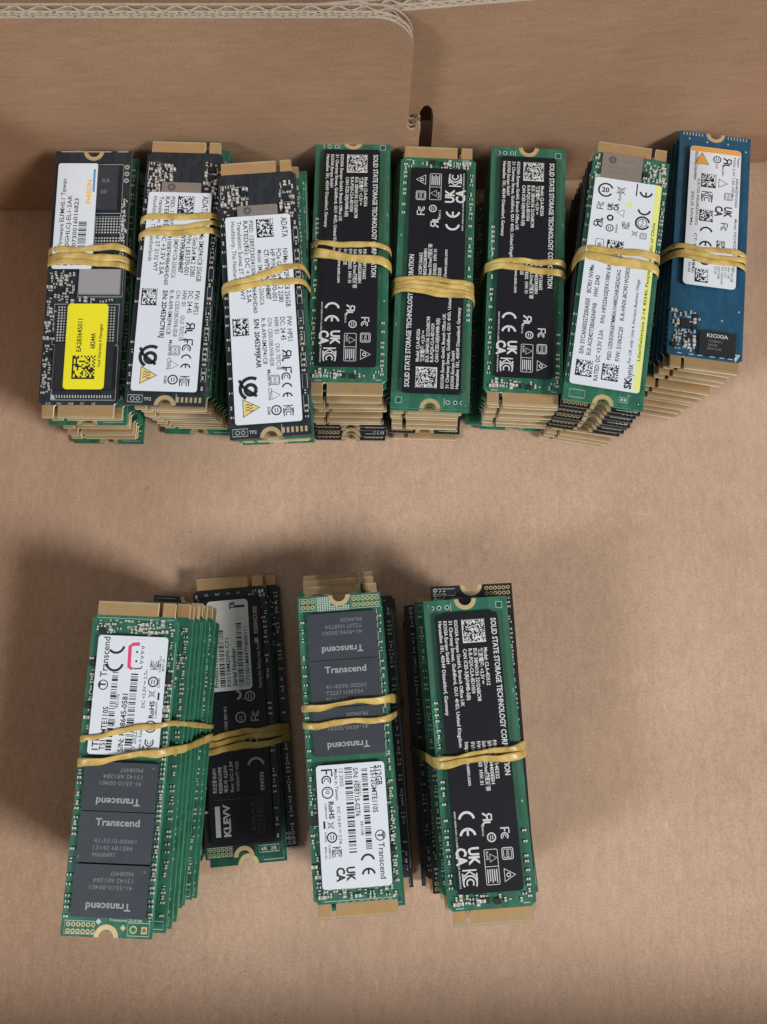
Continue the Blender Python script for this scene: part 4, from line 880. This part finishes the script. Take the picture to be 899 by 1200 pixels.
bundle((14.6, 108.9, 35.4, -2.49, .59), (lambda t: (False, [(p[0], p[1], p[2], not p[3]) for p in t[1]], t[2]))(top_ssstc()), 'green drive with black label reading upward, topmost of the fifth upper bundle', 'the fifth upper bundle',
       [(G, 'h', -.3, .2), (G, 'c', -1.1, .5), (G, 'c', -1.2, .7), (G, 'c', -1.1, .8), (G, 'c', -1.0, .8), (G, 'c', -1.0, .9), (G, 'c', -.9, .9), (K, 'h', -.3, .6), (G, 'c', -.2, .2)], (-.1, .6, 1.2),
       [(-2.2, -3.0, 1.5, .2), (-3.6, -4.6, 1.4, .3), (-4.8, -6.4, 1.6, .15), (-6.0, -7.6, 1.2, .1)], 'olive rubber band wound four times round the fifth upper bundle', 5)
bundle((41.0, 110.1, 33.9, -3.16, -.21), top_ssstc(), 'green drive with black label, topmost of the sixth upper bundle from left', 'the sixth upper bundle',
       [(G, 'c', .4, 0), (G, 'c', .3, .2), (G, 'c', .2, .3), (G, 'c', .2, .3), (G, 'c', .1, .4), (G, 'c', .1, .4), (G, 'c', .3, .3), (G, 'h', -2.8, .6, -1), (G, 'h', 1.6, .6)], (.9, 1.6, .4),
       [(2.0, 3.2, 1.6, .6), (1.0, -.4, 1.7, .3)], 'tan rubber band with a knotted crossing on the sixth upper bundle', 6)
bundle((66.2, 108.1, 38.8, -9.44, -.67), top_hynix(), 'green drive with white label edged in lime, topmost of its bundle', 'the lime edged label bundle',
       [(K, 'h', -.2, -.2, .8), (K, 'h', 0, -.3, .8), (K, 'h', .2, -.4, 1), (K, 'h', .2, -.6, 1), (K, 'h', .2, -.7, 1.2), (K, 'h', .2, -.8, 1), (K, 'h', -.3, -.6, .8), (G, 'c', 1.6, -.2, 1), (G, 'c', 1.2, -.3), (G, 'c', .6, -.4), (G, 'c', -.2, -.4)], (-.2, .3, 0),
       [(4.6, 5.4, 1.9, .2), (2.4, 1.4, 2.4, .4)], 'wide tan rubber band round the bundle with the lime edged label', 7)
bundle((98.6, 122.7, 24.8, -7.96, -2.9), top_blue(), 'blue drive with orange topped white label, topmost of the far right bundle', 'the blue bundle',
       [(B, 'c', .9, .6, -1), (B, 'c', .9, .9, -1), (B, 'c', 1.0, 1.2, -1.2), (B, 'c', .4, -.4, -1.4), (B, 'c', .5, -.6, -1.2), (B, 'c', .5, -.2, -1), (B, 'c', .4, 0, -1), (B, 'c', .3, 0, -1), (B, 'c', .1, 0, -1), (B, 'c', 0, 0, -.8)], (-8.2, -6.4, -.4),
       [(-1.2, -1.6, 1.4, .2), (-3.4, -3.6, 1.5, .2), (-4.4, -5.8, 1.5, .15)], 'amber rubber band in three strands round the blue bundle', 8)
bundle((-64.8, -25.0, 41.8, -2.31, .10), top_trans1(), 'green drive with pink sticker and three dark chips, topmost of lower left bundle', 'the pink sticker bundle',
       [(G, 'h', 2.3, .3), (G, 'h', 2.0, .2), (G, 'h', 1.9, .5), (D, 'h', 1.2, .6), (G, 'h', 1.0, 1), (G, 'h', 1.2, .6), (G, 'h', 1.6, .4), (G, 'h', 1.6, 0), (G, 'h', 1.0, .6), (N, 'c', .6, 3.4)], (2.4, 1.2, -.6),
       [(5.6, 10.4, 1.3, .15), (-.2, 3.6, 1.9, .5)], 'tan rubber band in two slanting strands round the pink sticker bundle', 9)
bundle((-43.0, -14.7, 7.2, 5.03, .44), top_klevv(), 'black drive with silver serial sticker on the low dark bundle', 'the low dark bundle',
       [(D, 'h', -.3, -2.6), (K, 'h', 2.2, .2)], (1.6, 0, .3),
       [(-6.9, -5.0, 1.8, .3), (-8.6, -6.6, 1.6, .3), (-10.4, -9.0, 1.8, .2)], 'brown rubber band in close turns round the low dark bundle', 10, 1.0)
bundle((-9.0, -22.5, 35.0, 4.16, .18), top_trans2(), 'green drive with three dark chips above a white label, on the third lower bundle', 'the third lower bundle',
       [(G, 'h', .2, .9), (G, 'h', -.5, 3.4), (G, 'h', -1.2, 5.6, .3), (G, 'h', -2.2, 7.8, .5), (N, 'c', 1.8, .3), (N, 'h', 1.4, .2), (N, 'c', 1.2, .2), (N, 'h', .8, 0), (N, 'c', .4, 0)], (3.4, -.4, -.3),
       [(11.2, 12.3, 2.1, 1.0), (6.9, 7.4, 1.5, .2)], 'tan rubber band in two separate turns round the third lower bundle', 11)
bundle((24.3, -23.6, 36.4, 4.04, -.48), top_ssstc('CLA-4D512', '3CEF140332', 'B2404400EEH', 'EV8203'), 'green drive with black label, topmost of the lower right bundle', 'the lower right bundle',
       [(K, 'c', 1.7, 3.7, -1.3), (G, 'c', 1.7, .2, 1.5), (G, 'c', -.9, .4, .6), (D, 'c', .6, 0, .8), (K, 'h', -1.2, 2.6), (D, 'c', -.8, .2), (K, 'c', -2.4, .6), (N, 'c', -3.2, .5), (N, 'h', -3.0, .3)], (-1.6, .4, -.2),
       [(-.6, 1.6, 1.9, .6), (-1.4, -.4, 1.9, .4)], 'amber rubber band pinched at left on the lower right bundle', 12)
